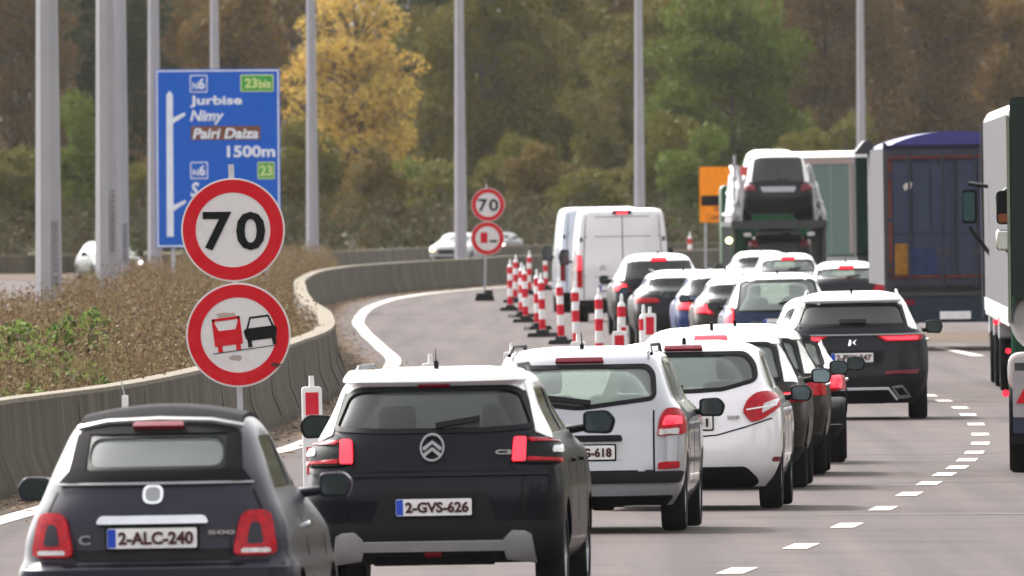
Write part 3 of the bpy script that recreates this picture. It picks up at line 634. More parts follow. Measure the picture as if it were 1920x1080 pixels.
L_WEEDD = leaf_mat('weed_leaves_dark', [(.04, .09, .03), (.08, .13, .04)], .8, 4)
def weed(px, py, d, n, rx, h, lab, mats, size=.09):
    x, y, _ = at(px, py, d); z0 = mound_h(x, y)
    o = thing('leafy_weed', lab, 'weed', (x, y, z0), 0, 'green weeds on the median')
    p = np.random.normal(0, 1, (n, 3))*[rx*.5, rx*.7, .2]; hh = np.random.uniform(0, 1, n)**.7*h*(1-.4*np.minimum(1, np.abs(p[:, 0])/rx)); p[:, 2] = hh
    V, Fa = leaves(p, np.full(n, size)); np_obj('foliage', V, Fa, mats, np.random.randint(0, len(mats), n), o)
    m = MB()
    for k in range(14): m.tube((p[k][0]*.3, p[k][1]*.3, -.05), tuple(p[k]), .008, .004, 4)
    m.build('stem', L_WEEDD, o)
for i, (px, py, d, n, rx, h, lb) in enumerate([(18, 680, 282, 2200, .8, .62, 'leafy green weed at the left edge of the median'), (75, 690, 275, 2600, .8, .70, 'broad bright green weed below the leftmost post'),
   (130, 675, 300, 2200, .65, .85, 'tall pale green weed right of the leftmost post'), (175, 655, 315, 1500, .45, .9, 'upright green weed under the second post'), (120, 720, 262, 2200, .75, .50, 'low dark green weed close behind the barrier'),
   (35, 650, 310, 1500, .7, .8, 'small green weed behind the leaning grass at the far left'), (135, 600, 380, 160, .2, .78, 'yellow-green weed beside the foot of the leftmost post'), (48, 725, 250, 1600, .7, .5, 'low bright green weed touching the barrier at the left'), (160, 632, 345, 1200, .6, .75, 'yellowish green weed between the leftmost post and the twin posts'), (205, 520, 640, 500, .9, .9, 'green bush under the silver oncoming car'), (240, 435, 700, 60, .3, 2.2, 'thin yellow-leaved sapling between the third and fourth posts')]):
    weed(px, py, d, n, rx, h, lb, [L_WEED, L_WEED, L_WEEDD] if i != 4 else [L_WEEDD, L_WEED], .065)

# ------------------------------------------------------------------ lamp posts
POSTM = mat('post_paint', (.30, .29, .315), .5, .1, var=.10, scale=1.2); INK = mat('stencil_ink', (.12, .12, .125), .7)
POST = [(92, 600, 461, .50, 'thick grey lamp post at the far left with stencilled letters'), (201, 570, 505, .47, 'front lamp post of the touching pair on the left'), (227, 530, 600, .42, 'rear lamp post of the touching pair on the left'),
        (291, 515, 720, .43, 'lamp post standing against the left edge of the blue sign'), (405, 480, 930, .44, 'lamp post rising from behind the top of the blue sign'), (586, 476, 880, .45, 'lamp post in front of the golden yellow tree'),
        (864, 483, 930, .48, 'lamp post in front of the white oncoming car'), (1200, 470, 985, .45, 'lamp post rising behind the white vans'), (1616, 470, 1045, .43, 'lamp post rising behind the green trailer and blue truck')]
for i, (px, py, d, wd, lb) in enumerate(POST):
    x, y, _ = at(px, py, d); z0 = max(0, mound_h(x, d))-.25
    o = thing('lamp_post', lb, 'lamp post', (x, y, z0), 0, 'lamp posts along the median')
    m = MB(); r0 = wd/2*1.06; m.tube((0, 0, 0), (0, 0, 14), r0, r0*.55, 8); ob = m.build('pole', POSTM, o, smooth=False); ob.rotation_euler = (0, 0, R(10))
    m = MB(); m.tube((0, 0, 13.9), (-1.6, 0, 14.5), .06, .05, 8); m.build('lamp_arm', POSTM, o)
    m = MB(); rbox(m, -2.4, -1.5, -.16, .16, 14.42, 14.58, .05); m.build('lamp_head', GREYP, o)
    if i < 3:
        m = MB(); m.lathe([(r0+.004, 0), (r0+.004, .012)], (0, 0, .9), n=8); m.build('joint_ring', GREYP, o)
        tx = [('N01NW0NE', 1.05, 2.35), ('N0R28BTN1', 1.5, 2.75), ('N1SNEN', 1.2, 2.1)][i]
        sx = r0*.42; text_part(o, 'stencil_lettering', tx[0], sx, sx+.075, tx[1], tx[2], -r0*1.0, INK, rot=True, thick=.03, bold=-.005)

# ------------------------------------------------------------------ traffic signs
SRED = noise_mat('sign_red', [(.42, .008, .014), (.48, .010, .018), (.50, .04, .04)], [2.5, 14], .4); SWHT = noise_mat('sign_white', [(.46, .43, .42), (.56, .53, .52), (.60, .57, .56)], [2, 9], .45)
SBLK = mat('sign_black', (.006, .006, .007), .7); SBLUE = noise_mat('sign_blue', [(.010, .085, .42), (.014, .105, .48)], [.8, 4], .45); SWH2 = mat('sign_lettering_white', (.66, .68, .74), .5)
SGRN = mat('sign_green', (.06, .30, .06), .5); SGTX = mat('sign_lettering_pale', (.55, .62, .25), .5); SBRN = mat('sign_brown', (.16, .065, .04), .5); GREYM = mat('sign_back_grey', (.33, .33, .34), .5, .4)
def disc(mb, cx, cz, r0, r1, y0, y1, n=56):
    vs, fs = [], []
    for i in range(n):
        t = 2*math.pi*i/n; c, s_ = math.cos(t), math.sin(t)
        vs += [(cx+c*r0, y0, cz+s_*r0), (cx+c*r1, y0, cz+s_*r1), (cx+c*r0, y1, cz+s_*r0), (cx+c*r1, y1, cz+s_*r1)]
    for i in range(n):
        a, b = 4*i, 4*((i+1) % n); fs += [(a, b, b+1, a+1), (a+2, a+3, b+3, b+2), (a+1, b+1, b+3, a+3), (a, a+2, b+2, b)]
    mb.add(vs, fs); return mb
def round_sign(parent, cx, cz, r, kind, y=-.06, rot=0, far=False):
    e = link('round_sign', None, parent) ; bpy.data.objects.remove(e)
    base = MB().lathe([(r, 0), (r, .03)], (cx, y, cz), axis='Y', n=56).build('sign_plate', SWHT, parent)
    disc(MB(), cx, cz, r*.72, r*.965, y-.005, y+.001).build('red_ring', SRED, base)
    if kind == '70':
        for ch, a, b in (('7', -.58, -.03), ('0', .06, .62)): text_part(base, 'digit', ch, cx+a*r, cx+b*r, cz-.39*r, cz+.35*r, y-.006, SBLK, bold=.022)
    else:
        c, s_ = math.cos(rot), math.sin(rot); T = lambda P: [(cx+(a*c-b*s_)*r, cz+(a*s_+b*c)*r) for a, b in P]
        lor = [(-.44, -.28), (-.44, .37), (.06, .37), (.06, -.28), (-.02, -.28), (-.02, -.16), (-.36, -.16), (-.36, -.28)]
        def outline(polys, mt, nm):
            m = MB()
            for P in polys: m.prism(T(P), y-.006, y+.001)
            m.build(nm, mt, base)
        if far:
            outline([[(-.42, -.28), (-.42, .36), (.0, .36), (.0, -.28)]], SRED, 'red_lorry_symbol'); outline([[(.12, -.24), (.12, -.1), (.56, -.1), (.56, -.24)]], SBLK, 'black_car_symbol')
        else:
            outline([[(-.47, -.17), (-.47, .12), (.07, .12), (.07, -.17)], [(-.47, .12), (-.47, .36), (-.42, .36), (-.42, .12)], [(.02, .12), (.02, .36), (.07, .36), (.07, .12)], [(-.47, .31), (-.47, .36), (.07, .36), (.07, .31)],
                     [(-.42, .12), (-.42, .26), (-.36, .12)], [(.02, .12), (.02, .26), (-.04, .12)], [(-.42, -.29), (-.42, -.16), (-.33, -.16), (-.33, -.29)], [(-.07, -.29), (-.07, -.16), (.02, -.16), (.02, -.29)]], SRED, 'red_lorry_symbol')
            outline([[(.13, -.09), (.11, .06), (.16, .1), (.70, .1), (.75, .06), (.73, -.09), (.68, -.14), (.18, -.14)], [(.16, .08), (.2, .08), (.28, .31), (.25, .31)], [(.62, .31), (.59, .31), (.66, .08), (.70, .08)], [(.25, .28), (.25, .315), (.62, .315), (.62, .28)],
                     [(.16, -.26), (.16, -.12), (.24, -.12), (.24, -.26)], [(.63, -.26), (.63, -.12), (.71, -.12), (.71, -.26)]], SBLK, 'black_car_symbol')
            outline([[(-.52, -.305), (-.52, -.29), (.74, -.275), (.74, -.285)]], SBLK, 'road_line_symbol')
    return base
# near sign: s = 217 px per metre
d = F/217; X0, _, _ = at(445, 700, d)
sg = thing('road_sign', 'large round 70 sign above a lorry overtaking ban, in front of the blue sign', 'road sign', (X0, d, 0), 0, 'portable roadworks signs'); zs = lambda py: CH-(py-374-3.6)/217
xs = lambda px: at(px, 500, d)[0]-X0
m = MB(); a = at(433, 308, d); b = at(452, 762, d); m.prism([(a[0]-X0-.025, a[2]), (a[0]-X0+.025, a[2]), (b[0]-X0+.045, 0.05), (b[0]-X0-.005, .05)], 0, .05); m.build('pole', GALV, sg)
a = at(437, 431, d); round_sign(sg, a[0]-X0, a[2], .449, '70')
a = at(447, 628, d); lo = round_sign(sg, a[0]-X0, a[2], .452, 'lorry', rot=R(7))
m = MB(); m.prism(roundpoly([(-.45, .02), (.45, .02), (.42, .14), (-.42, .14)], .03), -.3, .3); m.build('rubber_base', RUB, sg, bev=.02)
GRIME = mat('sign_grime', (.26, .24, .22), .8); GRIMEB = mat('sign_smudge', (.33, .27, .25), .8)
def blob(cx, cz, rx, rz, y, m, seed, parent, name):
    rs = np.random.RandomState(seed); n = 16; P = [(cx+rx*math.cos(2*math.pi*i/n)*rs.uniform(.6, 1.1), cz+rz*math.sin(2*math.pi*i/n)*rs.uniform(.6, 1.1)) for i in range(n)]
    MB().prism(P, y-.0015, y).build(name, m, parent, smooth=False)
a = at(424, 592, d); blob(a[0]-X0, a[2], .11, .035, -.0605, mat('tape_residue', (.36, .30, .26), .8), 3, lo, 'tape_patch')
a = at(443, 671, d); blob(a[0]-X0, a[2], .07, .030, -.0605, GRIMEB, 5, lo, 'dirt_smudge')
a = at(517, 684, d); blob(a[0]-X0, a[2], .05, .025, -.0655, mat('sign_soot', (.10, .03, .03), .8), 8, lo, 'dirt_smudge')
# far sign: s = 69
d = F/69; X0, _, _ = at(909, 550, d)
sg = thing('road_sign', 'smaller distant round 70 and lorry overtaking ban signs above the red and white posts', 'road sign', (X0, d, 0), 0, 'portable roadworks signs')
a = at(915, 384, d); top = at(912, 346, d)
m = MB(); m.prism([(top[0]-X0-.025, top[2]), (top[0]-X0+.025, top[2]), (.03, .1), (-.03, .1)], 0, .05); m.build('pole', GALV, sg)
round_sign(sg, a[0]-X0, a[2], .455, '70'); a = at(914, 447, d); round_sign(sg, a[0]-X0, a[2], .455, 'lorry', far=True)
m = MB(); m.prism(roundpoly([(-.28, 0), (.27, 0), (.22, .2), (-.22, .22)], .05), -.5, .5); m.prism(roundpoly([(-.02, .1), (.22, .1), (.22, .3), (-.02, .28)], .05), -.2, .3); m.build('rubber_base', RUB, sg, bev=.02)

# blue direction sign: s = 76.7
s7 = 76.7; d = F/s7; X0, _, Z0 = at(305, 465, d)
bs = thing('direction_sign', 'large blue motorway direction sign with white exit diagram and place names', 'direction sign', (X0, d, 0), R(0), None, 0)
def bq(x0, y0, x1, y1, m, name, r=.0, y=-.03, par=None): mb = MB(); P = roundpoly([((x0-305)/s7, zb(y1)), ((x1-305)/s7, zb(y1)), ((x1-305)/s7, zb(y0)), ((x0-305)/s7, zb(y0))], r, 3); return mb.prism(P, y-.012, y+.002).build(name, m, par or bp2)
zb = lambda py: Z0+(465-py)/s7
m = MB(); m.prism(roundpoly([((293-305)/s7, zb(465)), ((527-305)/s7, zb(465)), ((527-305)/s7, zb(130)), ((293-305)/s7, zb(130))], .06), -.03, .0); bp2 = m.build('sign_panel', SBLUE, bs)
m = MB()
for x in (325, 500): m.box((x-305)/s7-.05, (x-305)/s7+.05, .01, .11, -.3, zb(140))
m.build('sign_legs', GALV, bs)
m = MB(); Xa, Xb, Za, Zb2 = (295-305)/s7, (525-305)/s7, zb(463), zb(132); t = .035
for q in ((Xa, Xb, Za, Za+t), (Xa, Xb, Zb2-t, Zb2), (Xa, Xa+t, Za+t, Zb2-t), (Xb-t, Xb, Za+t, Zb2-t)): m.box(q[0], q[1], -.042, -.028, q[2], q[3])
m.build('white_border', SWH2, bp2)
m = MB(); f = lambda P: [((x-305)/s7, zb(y)) for x, y in P]
m.prism(f([(313, 444), (326, 444), (326, 178), (320, 170), (314, 178)]), -.042, -.028); m.prism(f([(326, 221), (348, 211), (350, 216), (326, 232)]), -.0425, -.028); m.prism(f([(326, 385), (348, 375), (350, 380), (326, 396)]), -.0425, -.028)
m.build('exit_diagram', SWH2, bp2)
def bt(txt, x0, y0, x1, y1, m=SWH2, par=None, shear=0, bold=.03, y=-.034): return text_part(par or bp2, 'lettering', txt, (x0-305)/s7, (x1-305)/s7, zb(y1), zb(y0), y, m, bold=bold, shear=shear, thick=.01)
def route(x0, y0, x1, y1):
    o = bq(x0, y0, x1, y1, SWH2, 'route_shield', .03); i = bq(x0+2, y0+2, x1-2, y1-2, SBLUE, 'shield_field', .02, -.036, o)
    bt('N', x0+5, y0+14, x0+15, y1-6, y=-.045, par=o); bt('6', x0+16, y0+6, x1-5, y1-6, y=-.045, par=o)
route(358, 141, 391, 174); route(358, 304, 391, 336)
o = bq(453, 141, 515, 173, SGTX, 'exit_number_panel', .03); bq(455, 143, 513, 171, SGRN, 'panel_field', .02, -.036, o); bt('23', 461, 148, 485, 166, SGTX, o, y=-.045); bt('bis', 487, 150, 510, 167, SGTX, o, y=-.045)
o = bq(484, 305, 516, 337, SGTX, 'exit_number_panel', .03); bq(486, 307, 514, 335, SGRN, 'panel_field', .02, -.036, o); bt('23', 488, 311, 512, 331, SGTX, o, y=-.045)
bt('Jurbise', 358, 180, 456, 202); bt('Nimy', 358, 207, 422, 234, shear=.25)
o = bq(359, 237, 490, 263, SBRN, 'brown_panel', .03); bt('Pairi Daiza', 363, 241, 486, 261, SWH2, o, .2, y=-.045)
bt('1500m', 427, 274, 517, 296); bt('S', 358, 342, 374, 370, shear=.2)

# orange roadworks sign behind the transporter
OR_ = mat('sign_orange', (.95, .28, .004), .5); s8 = 56; d = F/s8; X0, _, Z0 = at(1312, 417, d)
og = thing('roadworks_sign', 'orange rectangular roadworks sign with black arrow, left of the car transporter', 'road sign', (X0, d, 0))
zo = lambda py: Z0+(417-py)/s8; fo = lambda P: [((x-1312)/s8, zo(y)) for x, y in P]
pn = MB().prism(fo([(1312, 417), (1400, 417), (1400, 313), (1312, 313)]), -.02, .01).build('sign_panel', OR_, og)
MB().prism(fo([(1315, 386), (1357, 386), (1357, 366), (1315, 367)]), -.03, -.018).build('black_symbol', SBLK, pn)
MB().prism(fo([(1366, 362), (1388, 362), (1377, 343)]), -.03, -.018).build('warning_triangle', SRED, pn)
disc(MB(), (1344-1312)/s8, zo(392), .04, .09, -.03, -.018, 20).build('ring_symbol', mat('sign_dark_orange', (.35, .10, .02), .6), pn)
text_part(pn, 'lettering', "CAMPS T", (1324-1312)/s8, (1364-1312)/s8, zo(413), zo(403), -.024, MATS['sign_dark_orange'], bold=.01)
m = MB(); m.box(.15, .23, .02, .1, 0, zo(330)); m.box(1.3, 1.38, .02, .1, 0, zo(330)); m.build('sign_legs', GALV, og)

# small reflector hanging on the barrier
a = at(234, 752, 243); rf = thing('barrier_marker', 'small white marker on a thin stalk against the near barrier', 'marker', (a[0], 243, 0)); zt = at(227, 713, 243)
m = MB(); rbox(m, -.03, .035, -.02, .02, a[2]-.09, a[2]+.06, .01); m.build('reflector', WHITE, rf); MB().tube((0, 0, a[2]+.05), (zt[0]-a[0], .0, zt[2]), .007, .006, 6).tube((0, .0, 0), (0, .0, a[2]-.08), .012, .012, 6).build('stalk', GALV, rf)

# ------------------------------------------------------------------ red and white delineators
DRED = noise_mat('delineator_red', [(.46, .015, .03), (.58, .03, .05)], [6], .4); DWHT = noise_mat('delineator_white', [(.58, .56, .55), (.74, .72, .71)], [3, 9], .45)
def tubepost():
    o = thing('striped_delineator', 'x', 'delineator', (0, 0, 0))
    prof = lambda z: .065 if z < 1.08 else .065-(z-1.08)*.32
    def seg(z0, z1): return [(.064, z0), (.064, z1)]
    m = MB(); m.lathe([(.064, .05), (.064, 1.08), (.05, 1.13), (.028, 1.15), (.022, 1.26), (.012, 1.28)], n=16); m.build('post', DWHT, o)
    for a, b in ((.16, .36), (.56, .76), (.92, 1.08)): MB().lathe([(.068, a), (.068, b)], n=16).build('red_band', DRED, o)
    m = MB(); m.prism(roundpoly([(-.25, 0), (.25, 0), (.22, .09), (-.22, .09)], .03), -.3, .3); m.prism(roundpoly([(-.12, .08), (.12, .08), (.1, .15), (-.1, .15)], .02), -.1, .1); m.build('base', mat('base_rubber', (.022, .021, .022), .9), o, bev=.015); return o
def panelpost():
    o = thing('beacon', 'x', 'delineator', (0, 0, 0))
    m = MB(); m.prism(roundpoly([(-.085, .12), (.085, .12), (.085, 1.19), (-.085, 1.19)], .035), -.025, .025); b = m.build('panel', DWHT, o, bev=.006)
    for a, c in ((.90, 1.14), (.45, .68)): MB().prism([(-.055, a), (.055, a), (.055, c), (-.055, c)], -.03, -.023).prism([(-.055, a), (.055, a), (.055, c), (-.055, c)], .023, .03).build('red_band', DRED, b)
    m = MB(); m.tube((0, 0, 1.15), (0, 0, 1.28), .026, .022, 10); m.build('top_pin', DWHT, o)
    m = MB(); m.prism(roundpoly([(-.32, 0), (.32, 0), (.28, .1), (-.28, .1)], .03), -.2, .2); m.prism([(-.07, .09), (.07, .09), (.07, .2), (-.07, .2)], -.05, .05); m.build('base', mat('base_rubber', (.022, .021, .022), .9), o, bev=.015); return o
def copy_tree(o, par=None):
    c = o.copy(); S.collection.objects.link(c); c.parent = par
    for ch in list(o.children): copy_tree(ch, c)
    return c
tp, pp = tubepost(), panelpost(); tu = pu = False
T_ = [(1210, 135, 'striped tube post right behind the numbered beacon panel'), (1166, 121, 'striped tube post in front of the black SUV beside the van'), (1124, 113, 'striped tube post below the tail of the front white van'), (1082, 105, 'striped tube post in front of the left edge of the front white van'),
      (1053, 99, 'striped tube post standing under the rear white van'), (1018, 94, 'nearest striped tube post of the tight cluster, with its base in view'), (1008, 89, 'second nearest striped tube post of the tight cluster'), (986, 84, 'striped tube post in the middle of the tight cluster'), (978, 80.5, 'striped tube post second from the left front of the cluster'),
      (957, 76, 'leftmost striped tube post of the cluster'), (966, 70.5, 'striped tube post just behind the leftmost one of the cluster'), (992, 65, 'tall-standing far striped tube post at the back of the cluster'), (1024, 62, 'farthest striped tube post of the cluster, alone on its right side')]
for px, s, lb in T_:
    X, Y = gx(px, s); 
    if not tu: c = tp; tu = True
    else: c = copy_tree(tp)
    c.location = (X, Y, 0); c.rotation_euler = (0, R(random.uniform(-1.8, 1.2)), R(random.uniform(-20, 20))); c['label'] = lb; c['group'] = 'red and white delineators closing the left lane'
X, Y = gx(1295, 52); c = copy_tree(tp); c.location = (X, Y, 0); c['label'] = 'lone red and white post by the far barrier, right of the vans'; c['group'] = 'red and white delineators closing the left lane'; c.scale = (1.2, 1.2, 1.2)
P_ = [(235, 252, 'white pinned beacon panel hidden behind the dark convertible'), (590, 223, 'nearest red and white beacon panel, left of the black SUV'), (813, 196, 'beacon panel whose pin shows above the black SUV roof'), (962, 183, 'beacon panel peeping out between the black SUV and the silver estate'),
      (1087, 171, 'beacon panel peeping above the silver estate roof'), (1167, 159, 'beacon panel seen above the white hatchback roof'), (1220, 138, 'rightmost beacon panel, half hidden by white roofs')]
for px, s, lb in P_[1:]:
    X, Y = gx(px, s)
    if not pu: c = pp; pu = True
    else: c = copy_tree(pp)
    c.location = (X, Y, 0); c.rotation_euler = (0, R(random.uniform(-1.5, .5)), R(random.uniform(-6, 6))); c['label'] = lb; c['group'] = 'red and white delineators closing the left lane'

# ================================================================== VEHICLES
QG = 'cars queuing in the open lane'
def convertible():
    L = 3.55; k = [(.22,.74,.10,3.4),(.36,.80,.02,L),(.50,.815,0,L),(.63,.81,0,L),(.68,.79,.05,L-.03),(.80,.775,.07,L-.08),(.95,.725,.11,L-.5),(1.06,.675,.17,L-.95),(1.14,.645,.22,L-1.1),(1.30,.585,.40,L-1.3),(1.42,.535,.56,L-1.55),(1.48,.49,.68,L-1.75),(1.515,.42,.86,L-1.9),(1.535,.28,1.15,L-2.1)]
    win = [(-.41,1.20),(.41,1.20),(.40,1.40),(-.40,1.40)]
    c = Car('convertible_car', 'small dark convertible with black fabric hood, round badge and chrome bar above its plate', 'car', 288, 325, 4.5, k, L, P_ASPH, win=win, belt=1.02, Rr=.42, nr=2.7, group=QG, wr=.29, wrad=.09)
    # fabric hood: back panel and top
    FAB = mat('black_hood_fabric', (.007, .006, .0075), .9, spec=.1)
    top = c.B.patch('r', [(-.555,1.125),(.555,1.125),(.50,1.195),(-.50,1.195)], .0, .012, .02, 4, 20)
    for q in ([(-.50,1.196),(-.405,1.196),(-.395,1.40),(-.47,1.40)], [(.405,1.196),(.50,1.196),(.47,1.40),(.395,1.40)], [(-.465,1.40),(.465,1.40),(.40,1.47),(-.40,1.47)]): c.B.patch('r', q, 0, .012, .02, 8, 10, mb=top)
    top.build('fabric_hood', FAB, c.o)
    m = MB(); vs = []; ny, nx_ = 10, 12
    for j in range(ny):
        y = .74+1.05*j/(ny-1)
        for i in range(nx_):
            x = -.47+.94*i/(nx_-1); vs.append((x, y, 1.548+.03*math.sin(j/(ny-1)*math.pi)-.26*x*x-(.05 if j == 0 else 0)))
    n = len(vs); vs += [(a, b, z-.05) for a, b, z in vs]; fs = [(j*nx_+i, j*nx_+i+1, (j+1)*nx_+i+1, (j+1)*nx_+i) for j in range(ny-1) for i in range(nx_-1)]
    fs += [tuple(n+q for q in reversed(f)) for f in fs]; rim = [i for i in range(nx_)]+[j*nx_+nx_-1 for j in range(1, ny)]+[(ny-1)*nx_+i for i in range(nx_-2, -1, -1)]+[j*nx_ for j in range(ny-2, 0, -1)]
    fs += [(rim[(i+1) % len(rim)], rim[i], n+rim[i], n+rim[(i+1) % len(rim)]) for i in range(len(rim))]
    m.add(vs, fs).build('folding_roof', FAB, c.o)
    c.B.strip('r', [(-.56,1.115),(.56,1.115)], .012, .02).build('chrome_trim', SILV, c.o)
    c.B.strip('r', [(-.47,1.43),(-.3,1.462),(0,1.472),(.3,1.462),(.47,1.43)], .014, .03, thick=.02).build('hood_edge', SILV, c.o)
    c.p('brake_light', [(-.15,1.425),(.15,1.425),(.14,1.45),(-.14,1.45)], REDDK, off=.035, r=.01, thick=.05)
    c.p('badge', [(-.06,1.0),(.06,1.0),(.06,1.11),(-.06,1.11)], CHROME, r=.055, off=.015)
    c.p('badge_ring', [(-.043,1.015),(.043,1.015),(.043,1.095),(-.043,1.095)], SILV, r=.04, off=.018)
    c.p('chrome_bar', [(-.325,.882),(.325,.882),(.30,.928),(-.30,.928)], mat('soft_chrome', (.55,.55,.57), .2, .9), r=.022, off=.04, thick=.05)
    c.plate(0, .81, '2-ALC-240')
    c.p('plate_shade_band', [(-.46,.68),(.46,.68),(.50,.745),(-.50,.745)], DARK, off=.004)  # dark band painting the shade under the plate
    for o in c.p('tail_light', [(.455,.70),(.70,.70),(.655,.95),(.505,.95)], REDL, r=.05, off=.03, thick=.06, both=True, nz=14, nx=12):
        sgn = 1 if np.mean([v.co.x for v in o.data.vertices]) > 0 else -1
        c.B.patch('r', [(sgn*a, b) for a, b in [(.53,.765),(.625,.765),(.60,.885),(.555,.885)]], .025, .034, .02, 8, 8).build('lamp_centre', P_ASPH, o)
        c.B.patch('r', [(sgn*a, b) for a, b in [(.50,.712),(.66,.712),(.655,.74),(.505,.74)]], .01, .034, .02, 4, 8).build('reversing_light', CLRL, o)
    text_part(c.o, 'model_lettering', '500', .32, .48, .825, .85, c.B.rear(.40, .83)-.02, CHROME, bold=.04)
    text_part(c.o, 'model_lettering', 'C', -.43, -.36, .775, .83, c.B.rear(.43, .8)-.02, SILV, bold=.02)
    c.mirrors(.89, 2.15, 1.08, P_ASPH, .2, .15); c.B.patch('s+', [(1.55, .84), (1.72, .84), (1.72, .87), (1.55, .87)], .01, .03, .05, 4, 6).build('door_handle', CHROME, c.o)
    for y in (1.42, 2.55): c.B.strip('s+', [(y, .34), (y, 1.0)], .01, .002).build('door_gap', BLK, c.o)
    c.B.strip('r', [(-.45, .80), (-.44, .69), (.44, .69), (.45, .80)], .006, .003).build('boot_gap', BLK, c.o)
    c.seam([(-.62,.97),(-.57,1.08)], both=True); c.seam([(-.75,.655),(.75,.655)], .012)
    # papers and cloth seen through the hood window
    m = MB(); rbox(m, .13, .25, 1.0, 1.04, 1.24, 1.36, .02); m.build('blue_headrest_cover', mat('blue_cloth', (.05, .22, .85), .8), c.o); m = MB(); rbox(m, .07, .30, 1.05, 1.09, 1.20, 1.37, .04); m.build('pale_headrest_cover', mat('pale_cloth', (.75, .85, .9), .8), c.o)
convertible()

def suv_black():
    L = 4.0; k = [(.26,.78,.10,3.9),(.36,.87,.04,L),(.50,.89,0,L),(.70,.89,.0,L),(.90,.875,.03,L-.04),(1.0,.865,.07,L-.2),(1.10,.81,.12,L-.75),(1.18,.765,.17,L-.95),(1.32,.695,.27,L-1.15),(1.46,.645,.38,L-1.4),(1.52,.61,.42,L-1.6),(1.56,.56,.52,L-1.75),(1.585,.48,.75,L-1.95),(1.60,.30,1.2,L-2.1)]
    win = [(-.69,1.19),(-.36,1.168),(.36,1.168),(.69,1.19),(.60,1.42),(.52,1.455),(-.52,1.455),(-.60,1.42)]
    c = Car('suv_car', 'black compact SUV with double-chevron badge and silver skid plate, ahead of the convertible', 'car', 814, 274, 3.6, k, L, P_BLACK, win=win, belt=1.08, Rr=.45, nr=3.0, group=QG, wr=.33, roof_glare_mat=P_ROOF_GLARE, glass=glassmat('smoked_glass', (.26, .26, .27), .03))
    # pillars beside the window painted pale for sky glare
    c.p('rear_pillar_glare', [(.70,1.14),(.80,1.10),(.765,1.19),(.655,1.46),(.60,1.50),(.625,1.42)], P_ROOF_GLARE, r=.01, both=True, off=.010)
    c.p('roof_spoiler', [(-.60,1.475),(.60,1.475),(.57,1.535),(-.57,1.535)], P_ROOF_GLARE, r=.02, off=.06, thick=.1, nx=20)
    c.p('brake_light', [(-.11,1.458),(.11,1.458),(.11,1.472),(-.11,1.472)], REDDK, off=.03, r=.004)
    c.wiper(.02, 1.19, .32, 1.235, .035)
    # badge: ring and double chevron
    m = c.B.strip('r', [(.078*math.cos(2*math.pi*i/28), 1.045+.088*math.sin(2*math.pi*i/28)) for i in range(28)], .013, .028, True, sub=1, thick=.02); m.build('badge_ring', SILV, c.o)
    for zc in (1.0, 1.045): c.B.strip('r', [(-.062, zc-.012), (0, zc+.036), (.062, zc-.012)], .024, .026, sub=1, thick=.018).build('badge_chevron', SILV, c.o)
    text_part(c.o, 'model_lettering', 'C3', .43, .545, 1.0, 1.035, c.B.rear(.5, 1.01)-.02, CHROME, bold=.05)
    for sg in (1, -1):
        q = lambda P: [(sg*a, b) for a, b in P]
        o = c.B.patch('r', q([(.535,.935),(.86,.925),(.84,1.09),(.56,1.115)]), .02, .022, .05, 10, 16).build('tail_light', BLK, c.o)
        c.B.patch('r', q([(.54,.945),(.63,.945),(.63,1.105),(.55,1.105)]), .012, .030, .02, 8, 6).build('lit_bar', REDON, o)
        c.B.patch('r', q([(.64,1.072),(.845,1.06),(.84,1.085),(.64,1.10)]), .006, .030, .02, 4, 10).build('upper_strip', REDL, o)
        c.B.patch('r', q([(.64,.945),(.858,.935),(.858,.965),(.64,.975)]), .006, .030, .02, 4, 10).build('lower_strip', REDL, o)
        c.B.patch('r', q([(.80,1.0),(.86,1.0),(.86,1.04),(.80,1.04)]), .006, .030, .02, 4, 6).build('reversing_light', CLRL, o)
    c.plate(.01, .648, '2-GVS-626')
    c.p('plate_recess', [(-.42,.54),(.44,.54),(.36,.76),(-.34,.76)], DARK, r=.03, off=.004)
    c.seam([(-.86,.89),(-.3,.895),(.3,.895),(.86,.89)], .012); c.seam([(.70,1.16),(.545,1.10),(.53,.93),(.62,.86),(.60,.56)], .009, both=True); c.seam([(-.60,.555),(.60,.555)], .012); c.p('tailgate_ledge', [(-.80,.855),(.80,.855),(.82,.882),(-.82,.882)], P_BLACK, off=.022, r=.01, nx=20)
    c.p('bumper_trim', [(-.86,.27),(.86,.27),(.87,.545),(-.87,.545)], DARK, off=.012, r=.03, nx=24)
    SK = mat('skid_plate_silver', (.30, .29, .29), .45, .2)
    c.p('skid_plate', [(-.52,.355),(.52,.355),(.50,.42),(-.48,.42)], SK, off=.03, r=.01, nx=20)
    c.p('skid_plate', [(.49,.30),(.69,.275),(.66,.475),(.54,.485),(.47,.42)], SK, off=.03, r=.01, both=True)
    c.p('diffuser', [(-.42,.262),(.42,.262),(.40,.33),(-.40,.33)], BLK, off=.028, r=.03, nx=16)
    c.p('fog_light', [(-.06,.33),(.06,.33),(.06,.35),(-.06,.35)], REDDK, off=.05, r=.004)
    c.mirrors(.99, 2.75, 1.19, BLK, .23, .17); c.handles(.93, P_BLACK); c.antenna(0, .62, 1.60, .13); c.rails(.545, .62, 2.4, 1.60, GREYP)
    Car.doors(c, 1.06)
suv_black()

